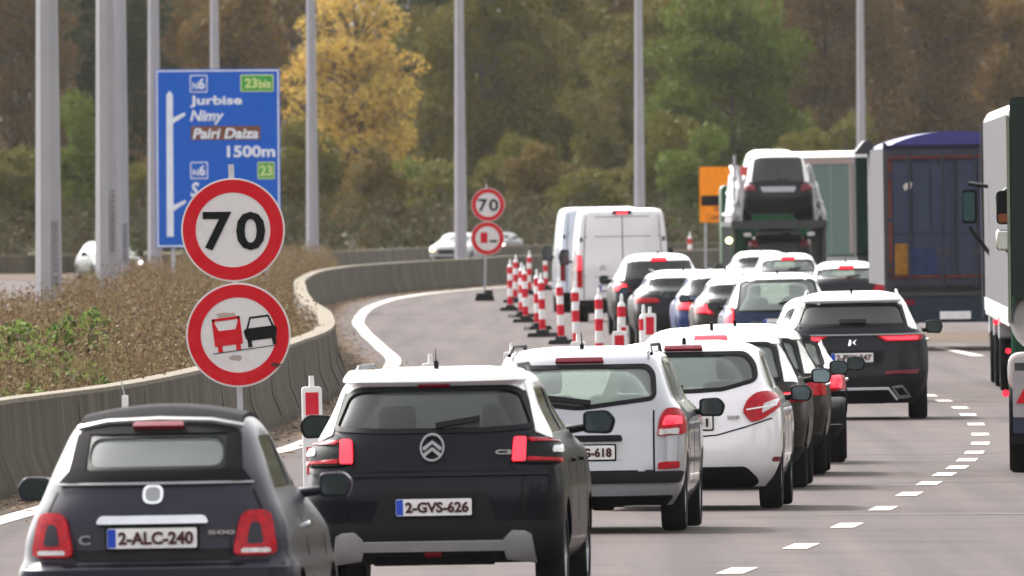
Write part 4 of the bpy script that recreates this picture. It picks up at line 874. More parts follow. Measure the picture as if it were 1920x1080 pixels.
def estate():
    L = 4.2; k = [(.22,.76,.10,4.1),(.34,.83,.03,L),(.45,.855,0,L),(.70,.865,.03,L),(.90,.86,.06,L-.05),(1.0,.825,.09,L-.4),(1.08,.775,.12,L-.85),(1.2,.73,.20,L-1.05),(1.36,.675,.33,L-1.35),(1.45,.63,.42,L-1.6),(1.49,.56,.52,L-1.8),(1.515,.45,.75,L-2.0),(1.53,.28,1.2,L-2.2)]
    win = [(-.62,1.10),(0,1.025),(.62,1.10),(.605,1.30),(.555,1.365),(-.555,1.365),(-.605,1.30)]
    c = Car('estate_car', 'silver estate with black roof rails between the black SUV and the white hatchback', 'car', 1088, 228, 3.0, k, L, P_SILVER, win=win, belt=1.0, Rr=.45, nr=3.2, group=QG, wr=.31)
    c.p('brake_light', [(-.20,1.392),(.20,1.392),(.19,1.422),(-.19,1.422)], REDDK, off=.03, r=.008)
    for o, sg in zip(c.p('tail_light', [(.64,.785),(.855,.80),(.855,.93),(.80,1.01),(.70,1.01),(.66,.93)], REDL, r=.03, off=.022, thick=.05, both=True, nz=14, nx=12), (1, -1)):
        c.B.patch('r', [(sg*a, b) for a, b in [(.645,.792),(.80,.80),(.80,.85),(.65,.845)]], .01, .027, .02, 5, 8).build('reversing_light', CLRL, o)
        if sg > 0: c.B.patch('r', [(.67,.87),(.83,.88),(.82,.945),(.70,.95)], .02, .027, .02, 5, 8).build('lit_lens', REDON, o)
    c.seam([(.615,1.0),(.615,.50)], .014, both=True); c.seam([(-.615,.505),(.615,.505)], .014)
    c.p('reflector', [(.64,.515),(.81,.52),(.81,.58),(.65,.575)], REDL, both=True, off=.014)
    c.p('bumper_strip', [(-.81,.41),(.81,.41),(.84,.50),(-.84,.50)], DARK, off=.022, r=.02, nx=24)
    c.p('tailgate_handle', [(-.36,.752),(.36,.752),(.35,.80),(-.35,.80)], BLK, off=.035, r=.02, thick=.05)
    c.p('plate_recess', [(-.33,.595),(.37,.595),(.37,.75),(-.33,.75)], mat('silver_recess', (.5, .5, .5), .5, .2), off=.004, r=.03)
    c.plate(.035, .662, 'G-618', blue=True, tx=(.03, .27)); c.wiper(.10, 1.06, -.32, 1.11, .04)
    c.p('lower_valance', [(-.70,.225),(.70,.225),(.76,.30),(-.76,.30)], BLK, off=.012, r=.02, nx=20)
    c.mirrors(.99, 2.6, 1.0, BLK, .22, .16); c.handles(.86, P_SILVER); c.antenna(.0, .8, 1.53, .12, False); c.rails(.57, .58, 2.7, 1.525); Car.doors(c, 1.0)
    m = MB(); rbox(m, .02, .20, 1.5, 1.62, .95, 1.12, .05); m.prism([(.10, 1.05), (.24, 1.10), (.30, 1.34), (.22, 1.36)], 1.55, 1.62)
    m.build('high_visibility_vest', mat('hi_vis_cloth', (.70, .95, .60), .8), c.o)
estate()

def hatch_white():
    L = 3.96; k = [(.20,.74,.14,3.85),(.34,.82,.03,L),(.50,.86,0,L),(.70,.865,.02,L),(.86,.855,.06,L-.06),(.96,.82,.10,L-.5),(1.05,.765,.15,L-.85),(1.15,.73,.22,L-1.05),(1.30,.68,.33,L-1.3),(1.38,.645,.40,L-1.5),(1.44,.57,.48,L-1.75),(1.47,.48,.70,L-1.95),(1.49,.28,1.1,L-2.1)]
    win = [(-.64,1.14),(-.35,1.06),(.0,1.045),(.35,1.06),(.64,1.14),(.62,1.28),(.54,1.375),(-.54,1.375),(-.62,1.28)]
    c = Car('hatchback_car', 'pearly white hatchback with claw-shaped red tail lights, right of the silver estate', 'car', 1283, 213, 2.6, k, L, P_WHITE, win=win, belt=1.0, Rr=.46, nr=2.8, group=QG, wr=.31, glass=glassmat('hazy_glass', (.5, .53, .53), .18))
    c.p('brake_light', [(-.17,1.40),(.17,1.40),(.16,1.43),(-.16,1.43)], REDDK, off=.03, r=.008)
    for o, sg in zip(c.p('tail_light', [(.52,.86),(.60,.765),(.70,.79),(.84,.90),(.82,.99),(.74,1.03),(.64,1.02),(.56,.96)], REDL, r=.03, off=.024, thick=.05, both=True, nz=14, nx=12), (1, -1)):
        c.B.patch('r', [(sg*a, b) for a, b in [(.68,.84),(.80,.90),(.82,.96),(.70,.93)]], .01, .029, .02, 6, 8).build('clear_lens', CLRL, o)
        c.B.strip('r', [(sg*.55, .87), (sg*.80, .905)], .012, .03).build('lens_divider', P_WHITE, o)
    c.seam([(-.78,.80),(-.56,.73),(-.3,.66),(0,.64),(.3,.66),(.56,.73),(.78,.80)], .012)
    c.plate(.0, .77, '', blue=True); text_part(c.o, 'plate_lettering', '141', .06, .225, .735, .81, c.B.rear(.0, .77)-.035, PTXT, bold=.03)
    text_part(c.o, 'model_lettering', '208', .39, .50, .80, .83, c.B.rear(.45, .8)-.018, SILV, bold=.03)
    c.p('lower_bumper_insert', [(-.60,.205),(.60,.205),(.66,.26),(.55,.38),(-.55,.38),(-.66,.26)], BLK, off=.02, r=.04, nx=20)
    c.mirrors(.97, 2.45, 1.0, BLK, .2, .15); c.handles(.85, P_WHITE); c.antenna(0, .62, 1.49, .16, False); c.wiper(0, 1.07, -.3, 1.12, .03); Car.doors(c, 1.0)
    for sg in ('s+',): c.B.patch(sg, [(.2,.42),(.32,.42),(.32,.46),(.2,.46)], .01, .01, .02, 4, 4).build('side_reflector', REDDK, c.o)
hatch_white()

def suv_ds():
    L = 4.55; k = [(.20,.78,.12,4.45),(.34,.88,.04,L),(.50,.925,0,L),(.72,.935,.02,L),(.90,.925,.05,L-.05),(1.02,.90,.08,L-.15),(1.10,.85,.12,L-1.0),(1.18,.79,.18,L-1.15),(1.32,.715,.32,L-1.4),(1.43,.665,.42,L-1.6),(1.50,.62,.48,L-1.8),(1.55,.53,.62,L-2.1),(1.585,.35,1.1,L-2.4)]
    win = [(-.68,1.165),(.68,1.165),(.60,1.39),(.54,1.425),(-.54,1.425),(-.60,1.39)]
    c = Car('suv_car', 'large dark grey SUV with slim red tail lights and chrome bumper line', 'car', 1600, 152, 1.0, k, L, P_GREY, win=win, belt=1.10, Rr=.48, nr=3.2, group=QG, wr=.36, roof_glare_mat=P_ROOF_GLARE, glass=G_DARK, ww=.235)
    c.p('rear_pillar_glare', [(.70,1.12),(.80,1.10),(.76,1.20),(.66,1.43),(.60,1.47),(.625,1.39)], P_ROOF_GLARE, r=.01, both=True, off=.010)
    c.p('roof_spoiler', [(-.60,1.44),(.60,1.44),(.57,1.50),(-.57,1.50)], P_ROOF_GLARE, r=.02, off=.05, thick=.1, nx=20)
    for o, sg in zip(c.p('tail_light', [(.30,1.03),(.42,.955),(.84,.96),(.86,1.03)], REDL, r=.01, off=.022, both=True, nz=8, nx=14), (1, -1)):
        c.B.patch('r', [(sg*a, b) for a, b in [(.36,1.015),(.44,.975),(.80,.975),(.80,1.015)]], .008, .028, .02, 5, 12).build('lit_lens', REDON, o)
    c.p('chrome_trim', [(-.88,1.035),(.88,1.035),(.88,1.05),(-.88,1.05)], SILV, off=.02, r=.003, nx=24)
    m = MB()
    for P in ([(-.05, .91), (-.02, .91), (.0, .97), (-.03, .99)], [(0, .955), (.06, .99), (.03, .95), (.055, .91)]): c.B.patch('r', P, .004, .02, .02, 5, 5, mb=m)
    m.build('badge', CHROME, c.o)
    c.plate(0, .768, '2-FKY-347'); c.p('plate_recess', [(-.36,.69),(.36,.69),(.42,.85),(-.42,.85)], BLK, off=.004)
    c.p('reflector', [(.39,.555),(.80,.56),(.82,.61),(.42,.60)], REDDK, both=True, off=.016, r=.01)
    c.B.strip('r', [(-.54,.26),(-.44,.39),(.44,.39),(.54,.26)], .026, .035, thick=.02).build('chrome_bumper_line', mat('bright_trim', (.62, .62, .64), .4, .1), c.o)
    for sg in (1, -1): c.B.strip('r', [(sg*a, b) for a, b in [(.49,.40),(.61,.41),(.70,.29),(.57,.28)]], .024, .03, True, sub=2, thick=.03).build('exhaust_trim', SILV, c.o)
    c.p('diffuser', [(-.42,.205),(.42,.205),(.42,.36),(-.42,.36)], BLK, off=.016, r=.03)
    c.seam([(-.93,.66),(.93,.66)], .010); c.seam([(.90,.60),(.86,.50)], .01, both=True)
    c.mirrors(1.02, 3.1, 1.12, BLK, .22, .17); c.antenna(0, .68, 1.59, 0, True); c.wiper(-.15, 1.20, .18, 1.20, .045); c.handles(.95); Car.doors(c, 1.08); c.rails(.56, .9, 2.9, 1.575, SILV)
    text_part(c.o, 'model_lettering', 'E-TENSE', .62, .76, .76, .79, c.B.rear(.7, .78)-.02, SILV, bold=.03) if False else None
suv_ds()

# generic queue cars
def gcar(label, px, s, H, bodym, head, W=.88, L=4.3, belt=.98, name='hatchback_car', hollow=False, brake=True, lamps='mid', on=True, win=None, roof=True, wig=.0, detail=True, group=QG, tilt=.6, rails=False, white_low=False, ant=True, plate=True, pos=None, glass=None, yaw=None, tailw=.3, mirr=(1, -1)):
    k = generic_keys(W, H, L, belt); ww = .74*W; wt = .62*W
    win = win or [(-ww, belt+.05), (ww, belt+.05), (wt+.03, H-.20), (wt-.03, H-.165), (-wt+.03, H-.165), (-wt-.03, H-.20)]
    c = Car(name, label, 'car', px, s, head, k, L, bodym, hollow=hollow, win=win, belt=belt, group=group, roof_glare_mat=P_ROOF_GLARE if roof else None, tilt=tilt, wr=.33, pos=pos, glass=glass)
    if yaw is not None: c.o.rotation_euler = (0, 0, yaw)
    if lamps == 'mid': P = [(W*.62, belt-.22), (W*.985, belt-.20), (W*.97, belt-.02), (W*.70, belt-.04)]
    elif lamps == 'slim': P = [(W*.5, belt-.16), (W*.985, belt-.17), (W*.97, belt-.07), (W*.55, belt-.08)]
    else: P = [(W*.80, belt-.40), (W*.985, belt-.40), (W*.93, belt+.06), (W*.80, belt+.04)]
    for o, sg in zip(c.p('tail_light', P, REDL if on is not None else REDDK, r=.02, off=.02, both=True, thick=.05), (1, -1)):
        if on:
            xc = sum(a for a, b in P)/4; zc_ = sum(b for a, b in P)/4; Q = [(sg*(xc+(a-xc)*.7), zc_+(b-zc_)*.7) for a, b in P]
            c.B.patch('r', Q, .015, .026, .02, 6, 8).build('lit_lens', REDON, o)
    if roof: c.p('rear_pillar_glare', [(ww+.02, belt+.02), (W*.90, belt+.01), (W*.80, H-.30), (wt+.06, H-.17)], P_ROOF_GLARE, r=.01, both=True, off=.009)  # pillars coloured pale for the sky glare, like the roof
    if brake: c.p('brake_light', [(-.16, H-.155), (.16, H-.155), (.15, H-.115), (-.15, H-.115)], REDON if brake == 1 else REDDK, off=.05, r=.01, thick=.06)
    if plate: c.plate(0, .72, '', blue=True)
    c.p('rear_bumper', [(-W*.93, .26), (W*.93, .26), (W*.96, .40), (-W*.96, .40)], DARK, off=.012, r=.02, nx=20); c.seam([(-W*.9, .56), (W*.9, .56)], .012)
    c.mirrors(W+.10, L*.62, belt+.06, BLK, .2, .15, mirr)
    if ant: c.antenna(0, .72, H, .0 if ant == 1 else .22, ant == 1)
    c.handles(belt-.12); Car.doors(c, belt)
    if rails: c.rails(W*.60, .7, 2.9, H-.01, BLK)
    c.wiper(0, belt+.08, .28, belt+.12, .03)
    return c
gcar('dark brown car with red strip tail light, just ahead of the white hatchback', 1336, 199, 1.53, P_BROWN, 1.8, lamps='slim', hollow=True, W=.90, L=4.2)
gcar('dark car between the brown car and the white supermini, mostly hidden', 1380, 190, 1.50, P_BROWN, 1.6, lamps='mid', hollow=True, W=.90, on=False, L=4.3)
gcar('white supermini directly left of the large grey SUV', 1433, 182, 1.42, P_WHITE, 1.2, lamps='mid', hollow=True, W=.85, belt=.95, L=3.9, on=True)
c = gcar('white compact car mostly hidden behind the large grey SUV', 1560, 140, 1.42, P_WHITE, -.2, W=.86, belt=.96, brake=0, L=4.0, on=False)
gcar('navy people carrier with tall red tail lights left of the large grey SUV', 1463, 115, 1.52, P_NAVY, -1.2, W=.90, belt=.93, lamps='tall', name='people_carrier', L=4.4, brake=0, win=[(-.68,.90),(.68,.90),(.62,1.34),(.56,1.40),(-.56,1.40),(-.62,1.34)], hollow=True)
gcar('dark hatchback squeezed between the blue car and the navy people carrier', 1400, 110, 1.42, P_BROWN, -1.6, W=.86, brake=0, L=4.0)
gcar('blue car showing its left tail light right of the grey estate with roof bars', 1366, 106.5, 1.49, P_BLUE, -1.8, W=.89, brake=0, L=4.3)
gcar('dark grey estate with black roof bars behind the striped posts', 1287, 101, 1.42, P_GREY, -2.0, W=.93, name='estate_car', lamps='slim', brake=0, on=False, rails=True, L=4.6)
gcar('black SUV with bright brake lights to the right of the front white van', 1239, 93, 1.64, P_BLACK, -2.0, W=.93, belt=1.08, name='suv_car', L=4.5, brake=1)
SIDEG = 'cars queuing in the middle lane beyond'
gcar('dark compact car with lit high brake light beside the blue truck corner', 1590, 89.5, 1.40, P_GREY, -1.5, W=.86, group=SIDEG, ant=2, brake=1, on=False, L=4.0, glass=G_CLEAR, hollow=True)
gcar('white car with lit red brake strip in front of the car transporter', 1481, 80.5, 1.45, P_WHITE, -2.5, W=.86, group=SIDEG, brake=1, hollow=True, L=4.1)
gcar('white car with curved rear window just left of the one with the red brake strip', 1432, 75, 1.42, P_WHITE, -3, W=.86, group=SIDEG, brake=0, on=False, L=4.1)

def van(label, px, s, H, head, m, detail=True, W=1.02, L=5.6, lamps=True, name='panel_van', group='white vans at the end of the closed lane', cat='van'):
    k = [(.35,W*.95,.05,L-.1),(.50,W,0,L),(1.0,W*1.0,0,L-.05),(1.15,W,0,L-.4),(1.6,W*.985,.02,L-1.1),(H-.30,W*.93,.05,L-1.6),(H-.10,W*.89,.07,L-1.9),(H-.03,W*.83,.13,L-2.0),(H,W*.70,.3,L-2.2)]
    X, Y = gx(px, s)
    c = Car(name, label, cat, px, s, head, k, L, m, hollow=False, belt=1.2, group=group, Rr=.18, nr=3.4, wr=.35, sidewin=[[(L-2.0,1.35),(L-1.35,1.35),(L-1.75,1.9),(L-2.0,1.9)]], shield=True, ww=.23)
    c.seam([(0,.52),(0,H-.16)], .02); c.seam([(-.86*W,.52),(-.86*W,1.3),(-.80*W,H-.18),(.80*W,H-.18),(.86*W,1.3),(.86*W,.52)], .016)
    c.seam([(-.82*W,H-.62),(.82*W,H-.62)], .014); c.seam([(-.85*W,1.02),(.85*W,1.02)], .010)
    c.p('brake_light', [(-.22,H-.13),(.22,H-.13),(.20,H-.055),(-.20,H-.055)], BLK, off=.03, r=.02)
    c.p('lit_brake_lens', [(-.13,H-.125),(.13,H-.125),(.12,H-.065),(-.12,H-.065)], REDON, off=.04, r=.015)
    for o, sg in zip(c.p('tail_light', [(W*.89,.78),(W*.995,.78),(W*.995,1.52),(W*.89,1.50)], REDL if lamps else REDDK, r=.02, off=.02, both=True, nx=8), (1, -1)):
        if lamps: c.B.patch('r', [(sg*W*.90,1.17),(sg*W*.99,1.17),(sg*W*.99,1.48),(sg*W*.90,1.48)], .02, .028, .02, 6, 6).build('lit_lens', REDON, o)
    c.p('rear_bumper', [(-W*.94,.36),(W*.94,.36),(W*.95,.50),(-W*.95,.50)], BLK, off=.04, r=.03, thick=.06); c.p('bumper_step', [(-.5,.505),(.5,.505),(.5,.54),(-.5,.54)], BLK, off=.05)
    c.p('plate_bar', [(-.52,.86),(.30,.86),(.30,.90),(-.52,.90)], BLK, off=.04); c.plate(-.28, .76, '')
    c.p('door_hinge', [(W*.87,1.80),(W*.93,1.80),(W*.93,1.90),(W*.87,1.90)], GREYP, off=.02, both=True); c.p('door_handle', [(.04,1.0),(.18,1.0),(.18,1.05),(.04,1.05)], BLK, off=.03)
    c.B.strip('r', [(-.52,1.22),(-.45,1.27),(-.38,1.22)], .02, .01).build('badge', SILV, c.o); c.B.strip('r', [(-.52,1.16),(-.45,1.21),(-.38,1.16)], .02, .01).build('badge', SILV, c.o)
    c.mirrors(W+.17, L-1.7, 1.45, BLK, .24, .38)
    m2 = MB().box(-W*.8, W*.8, .15, .5, .2, .40); m2.build('underrun_bar', BLK, c.o)
    return c
van('front white panel van with plain rear doors and lit high brake light', 1170, 84, 2.53, -1.8, P_WHITE)
van('bluish white panel van half hidden to the left of the front van', 1132, 77.5, 2.55, -2.4, paint('bluish_white_paint', (.55, .58, .68)), lamps=False)
c = van('low white delivery van under the green trailer, right of the car transporter', 1563, 60, 1.55, 3, P_WHITE, W=.80, L=4.3, lamps=False, group=SIDEG)

# oncoming cars on the opposite carriageway
def oncoming(label, px, s, H, m, yaw, amber, z=0):
    k = generic_keys(.87, H, 4.4, .92); X, Y = gx(px, s)
    c = Car('oncoming_car', label, 'car', px, s, 0, k, 4.4, m, hollow=False, win=[(-.6, .98), (.6, .98), (.52, H-.18), (-.52, H-.18)], belt=.92, group='cars on the opposite carriageway', wr=.32, pos=(X, Y, z))
    c.o.rotation_euler = (0, 0, yaw)
    for sg in (1, -1):
        o = c.B.patch('f', [(sg*.50,.62),(sg*.84,.62),(sg*.84,.76),(sg*.55,.74)], .03, .02, .04, 8, 10).build('headlight', CLRL, c.o)
        c.B.patch('f', [(sg*.60,.64),(sg*.76,.64),(sg*.76,.73),(sg*.60,.73)], .03, .03, .02, 6, 6).build('lit_lamp', AMBON if (amber and sg > 0) else HEADL if not amber else CLRL, o)
    c.p('grille', [(-.45,.50),(.45,.50),(.45,.70),(-.45,.70)], DARK, mode='f', off=.012); c.p('bumper_intake', [(-.6,.28),(.6,.28),(.6,.40),(-.6,.40)], BLK, mode='f', off=.012)
    c.p('bonnet_gap', [(-.62,.80),(.62,.80),(.62,.81),(-.62,.81)], BLK, mode='f', off=.01)
    c.mirrors(.98, 2.7, 1.0, BLK, .2, .15)
    return c
oncoming('white saloon with an amber front light, coming the other way behind the barrier', 876, 45, 1.38, mat('old_white_paint', (.34, .34, .34), .5, spec=.2), R(180-10), True)
oncoming('silver car with lit headlamp coming the other way behind the twin posts', 184, 55, 1.44, mat('dull_silver_paint', (.085, .09, .085), .5, spec=.2), R(180+11), False)
oncoming('dark oncoming car mostly hidden behind the distant 70 sign', 950, 41, 1.25, P_GREY, R(180-12), False)

# ------------------------------------------------------------------ lorries
TB = noise_mat('truck_blue', [(.024, .03, .048), (.036, .042, .064), (.05, .054, .07)], [1.2, 6], .5); TBF = noise_mat('truck_frame_blue', [(.035, .037, .05), (.05, .052, .068)], [2, 8], .55)
TARP = mat('blue_tarpaulin', (.045, .04, .19), .45, coat=.3); SIDEW = noise_mat('trailer_grey', [(.042, .040, .045), (.07, .066, .075)], [.6, 3], .5); ORS = mat('orange_tape', (.13, .035, .025), .6, var=.4, scale=3); YEL = mat('yellow_board', (.26, .12, .02), .6, var=.3)
GRT = noise_mat('green_curtain', [(.001, .016, .011), (.002, .024, .017)], [.8, 4], .9); TGRN = paint('dark_green_paint', (.012, .06, .03)); CHAS = mat('chassis_grey', (.05, .05, .052), .7)
def lorry_wheels(o, W, ys, r=.5):
    for y in ys:
        for sg in (1, -1): wheel(o, sg*(W-.19), y, r, .36)
def blue_truck():
    X, Y = gx(1795, 105); W = 1.27
    o = thing('tipper_trailer', 'blue lorry with domed tarpaulin roof and yellow board on its rear door', 'lorry', (X, Y, 0), R(.45), 'lorries in the right lane', R(-.4))
    MB().box(-W, W, .06, 13, 1.18, 3.62).build('side_wall', SIDEW, o)
    for sg in (-1, 1): MB().box(sg*W-.06 if sg > 0 else -W-.012, sg*W+.012 if sg > 0 else -W+.06, .0, .16, 1.0, 3.72).build('corner_post', SIDEW, o)
    MB().box(-W+.061, W-.061, .0, .055, 3.42, 3.60).build('door_frame_top', TBF, o); MB().box(-W+.061, W-.061, .0, .055, 1.05, 1.28).build('door_frame_sill', TBF, o)
    for x0, x1 in ((-1.17, -.01), (.01, 1.17)):
        d = MB().box(x0, x1, .015, .058, 1.285, 3.415).build('rear_door', TB, o)
        m = MB(); n = 3
        for i in range(n): a = x0+.06+(x1-x0-.1)*i/n; m.box(a, a+(x1-x0-.1)/n-.07, .0, .016, 1.36, 2.05); m.box(a, a+(x1-x0-.1)/n-.07, .0, .016, 2.12, 3.34)
        m.build('door_panels', mat('truck_blue_light', (.035, .045, .078), .5), d)
        for x in (x0+.35, x1-.22): MB().tube((x, -.02, 1.1), (x, -.02, 3.55), .022).build('lock_rod', TBF, d)
        for z in (1.5, 2.3, 3.1): MB().box((x0 if x0 < 0 else x1)-.05, (x0 if x0 < 0 else x1)+.05, -.012, .014, z, z+.09).build('hinge', TBF, d)
    MB().box(-1.18, 1.18, -.010, .0, 3.43, 3.48).box(-1.18, 1.18, -.010, .0, 1.30, 1.35).build('red_reflective_tape', ORS, o)
    MB().box(-1.20, -1.13, -.008, .014, 1.4, 3.4).build('red_reflective_tape', ORS, o)
    MB().box(-1.09, -.86, -.03, -.005, 1.36, 1.92).build('yellow_board', YEL, o); MB().box(-.84, -.34, -.02, -.005, 1.36, 1.84).build('blue_panel', mat('blue_panel', (.02, .035, .09), .6, var=.3), o)
    MB().box(-.35, -.12, -.03, -.012, 1.72, 1.84).build('white_label', SIDEW, o); MB().box(.28, .5, -.03, -.012, 1.72, 1.84).build('white_label', SIDEW, o)
    m = MB(); P = [(-.90, 2.86), (-.84, 2.90), (-.82, 3.02), (-.88, 3.0), (-.93, 2.95)]; m.prism(P, -.012, .0); P = [(-.80, 2.88), (-.76, 2.98), (-.80, 3.04), (-.84, 2.97)]; m.prism(P, -.012, 0); m.build('emblem', mat('emblem_cream', (.5, .46, .40), .6), o)
    # dome
    m = MB(); prof = []; n = 18
    for i in range(n+1): t = i/n; x = -1.22+2.46*t; prof.append((x, 3.62+.30*(math.sin(math.pi*min(1, max(0, t)))**.7)))
    for y0, y1 in ((.05, 13),): m.prism(prof, y0, y1)
    m.build('tarpaulin_roof', TARP, o, ang=60)
    m = MB(); m.box(-1.25, 1.25, -.01, .25, 3.60, 3.68); m.build('tarpaulin_hem', mat('dark_tarpaulin', (.012, .012, .03), .6), o)
    m = MB(); P = roundpoly([(-1.55, 3.55), (-1.2, 3.55), (-1.2, 3.78), (-1.35, 3.80)], .06); m.prism(P, 11, 13.6); m.build('cab_fairing', SIDEW, o)
    MB().box(-1.15, 1.15, .0, .30, .98, 1.18).build('rear_beam', CHAS, o); MB().box(-.5, .5, .3, 12, .75, 1.1).build('chassis', CHAS, o)
    MB().box(-1.18, 1.18, .02, .10, .50, .98).build('underrun_bar', mat('dark_blue_grey', (.02, .03, .045), .6), o); MB().box(-.30, .25, -.012, .02, .56, .70).build('number_plate', PLATE, o)
    for x in (-1.05, .75): m = MB(); rbox(m, x, x+.3, -.01, .03, .82, .92, .02); m.build('tail_light', REDDK, o)
    lorry_wheels(o, W, (1.6, 2.9, 4.2, 11.5))
    for sg in (-1, 1): MB().box(sg*.95-.28, sg*.95+.28, .95, .97, .25, .9).build('mud_flap', RUB, o)
blue_truck()

def transporter():
    s = 70; X, Y = gx(1462, s); q = lambda px, py: ((px-1462)/s, CH-(py-374)/s)
    o = thing('car_transporter', 'car transporter with white lattice sides and green cab left of the green trailer', 'lorry', (X, Y, 0), R(1.0), 'lorries in the right lane', R(-.4))
    LW = mat('lattice_pale', (.50, .49, .50), .5, .2, var=.3)
    MB().box(-1.25, 1.25, -.3, 11, 1.98, 2.10).box(-1.28, 1.28, -.35, -.2, 1.92, 2.14).build('upper_deck', CHAS, o)
    MB().box(-1.2, 1.2, -.2, 11, .50, .62).build('lower_deck', CHAS, o)
    for sg in (-1, 1):
        for j, y in enumerate((-.1, 2.2, 4.5, 6.8, 9.1)): MB().tube((sg*1.2, y, .5), (sg*1.2, y, 2.0), .06, n=6).build('deck_post', CHAS, o)
        m = MB(); 
        for y in (0, 1.2, 2.4, 3.6, 4.8, 6.0):
            m.tube((sg*1.24, y, 2.1), (sg*1.05, y+.3, 3.0+.08*y), .045, n=6); m.tube((sg*1.24, y+1.2, 2.1), (sg*1.05, y+.3, 3.0+.08*y), .03, n=6); m.tube((sg*1.24, y, 2.35), (sg*1.1, y+1.2, 2.9+.08*y), .03, n=6)
        for j, y in enumerate((0, .9, 1.9, 3.0, 4.2)):
            h = 3.15+.12*j; q = lambda x, z: (sg*x, y, z)
            m.tube(q(1.27, 2.1), q(.98, h), .04, n=6).tube(q(1.0, 2.1), q(.93, h), .025, n=6).tube(q(1.27, 2.1), q(.98, 2.5), .022, n=5).tube(q(1.0, 2.1), q(1.2, 2.55), .022, n=5).tube(q(1.2, 2.5), q(.97, 2.85), .022, n=5).tube(q(.98, 2.5), q(1.1, 2.9), .022, n=5).tube(q(1.27, 2.35), q(.98, 2.3), .022, n=5)
        m.tube((sg*1.05, .3, 3.0), (sg*1.05, 8, 3.6), .05, n=6); m.tube((sg*1.24, -.2, 2.3), (sg*1.24, 9, 2.3), .05, n=6); m.tube((sg*1.18, -.2, 2.6), (sg*1.14, 9, 2.9), .035, n=6)
        m.build('lattice_side', LW, o)
    m = MB(); m.tube((-1.2, .2, 2.1), (-1.15, .2, 3.9), .035, n=6); m.build('mast', GREYM, o); m = MB(); rbox(m, -1.0, -.82, .1, .18, 3.35, 3.6, .04); m.build('marker_board', mat('red_white_board', (.6, .1, .1), .5), o)
    for sx in (-.95, .75): m = MB(); rbox(m, sx, sx+.2, -.38, -.34, 1.72, 1.82, .03); m.build('rear_lamp', CLRL, o)
    m = MB(); rbox(m, -1.22, 1.22, 12, 14.2, .7, 3.1, .15); m.build('cab', TGRN, o, bev=.05)
    m = MB(); rbox(m, -1.30, -1.0, -.05, .1, .62, 1.92, .05); m.build('green_mudguard', TGRN, o); m = MB(); m.lathe([(.08, 0), (.08, .05)], (-1.34, -.3, 1.62), 'Y', 16); m.build('marker_lamp', mat('lit_yellow_lamp', (.9, .9, .3), .3, emit=3, ecol=(.95, 1, .35)), o)
    m = MB(); rbox(m, -1.24, -.70, .5, .6, .55, 1.9, .02); m.build('green_side_panel', TGRN, o)
    lorry_wheels(o, 1.25, (2.0, 3.3, 12.8), .42)
    def deck_car(label, bodym, lx, ly, lz, H, W=.9, pitch=0, L=4.3):
        c = gcar(label, 0, 60, H, bodym, 0, W=W, L=L, group='cars carried on the transporter', brake=0, on=None, plate=False, pos=(0, 0, 0), roof=True, belt=1.02)
        M = Matrix.Translation(o.location) @ Matrix.Rotation(R(1.0), 4, 'Z') @ Matrix.Translation((lx, ly, lz)) @ Matrix.Rotation(R(pitch), 4, 'X'); c.o.matrix_world = M; return c
    c = deck_car('dark SUV with roof painted glare-white riding on the rear of the upper deck', P_GREY, -.02, -.15, 2.12, 1.86, .93)
    c.p('tailgate_panel', [(-.42, .78), (.42, .78), (.48, .92), (-.48, .92)], GREYM, off=.015)
    deck_car('white car riding on the upper deck ahead of the dark SUV', P_WHITE, -.05, 4.5, 2.12, 1.9, .9, 1)
    deck_car('dark hatchback riding on the lower deck under the SUV', P_GREY, -.0, .0, .63, 1.28, .86)
transporter()

def green_trailer():
    X, Y = gx(1605+86, 67.6)
    o = thing('curtain_trailer', 'lorry trailer with green curtain side and white roof edge, right of the car transporter', 'lorry', (X, Y, 0), R(7.5), 'lorries in the right lane', R(-.4))
    MB().box(-1.25, 1.25, .05, 13.5, 1.15, 3.88).build('curtain_side', GRT, o)
    m = MB(); m.prism(roundpoly([(-1.29, 3.86), (1.29, 3.86), (1.25, 4.04), (-1.25, 4.04)], .05), 0, 13.6); m.build('roof', WHITE, o)
    for x in (-1.275, 1.235): MB().box(x, x+.05, -.01, .14, 1.1, 3.86).build('corner_post', SIDEW, o)
    BR = mat('brown_stripe', (.035, .014, .013), .8)
    for y in (.5, 4.6, 9.0): MB().box(-1.262, -1.25, y, y+(.7 if y < 1 else .1), 1.2, 3.8).build('side_stripe', BR if y < 1 else SIDEW, o)
    MB().box(-1.26, 1.24, .15, 13.5, 3.66, 3.855).build('curtain_rail', BR, o) if False else MB().box(-1.266, -1.25, .15, 13.5, 3.68, 3.855).build('curtain_rail', BR, o)
    d = MB().box(-1.22, 1.22, -.01, .04, 1.2, 3.84).build('rear_door', GRT, o); MB().tube((-.5, -.03, 1.2), (-.5, -.03, 3.8), .03).tube((.5, -.03, 1.2), (.5, -.03, 3.8), .03).build('lock_rod', GREYM, d)
    MB().box(-1.2, 1.2, .1, 13, .95, 1.12).build('chassis', CHAS, o); lorry_wheels(o, 1.25, (1.8, 3.1, 4.4, 11.5)); MB().box(-1.1, 1.1, .0, .1, .5, .7).build('underrun_bar', CHAS, o)
green_trailer()

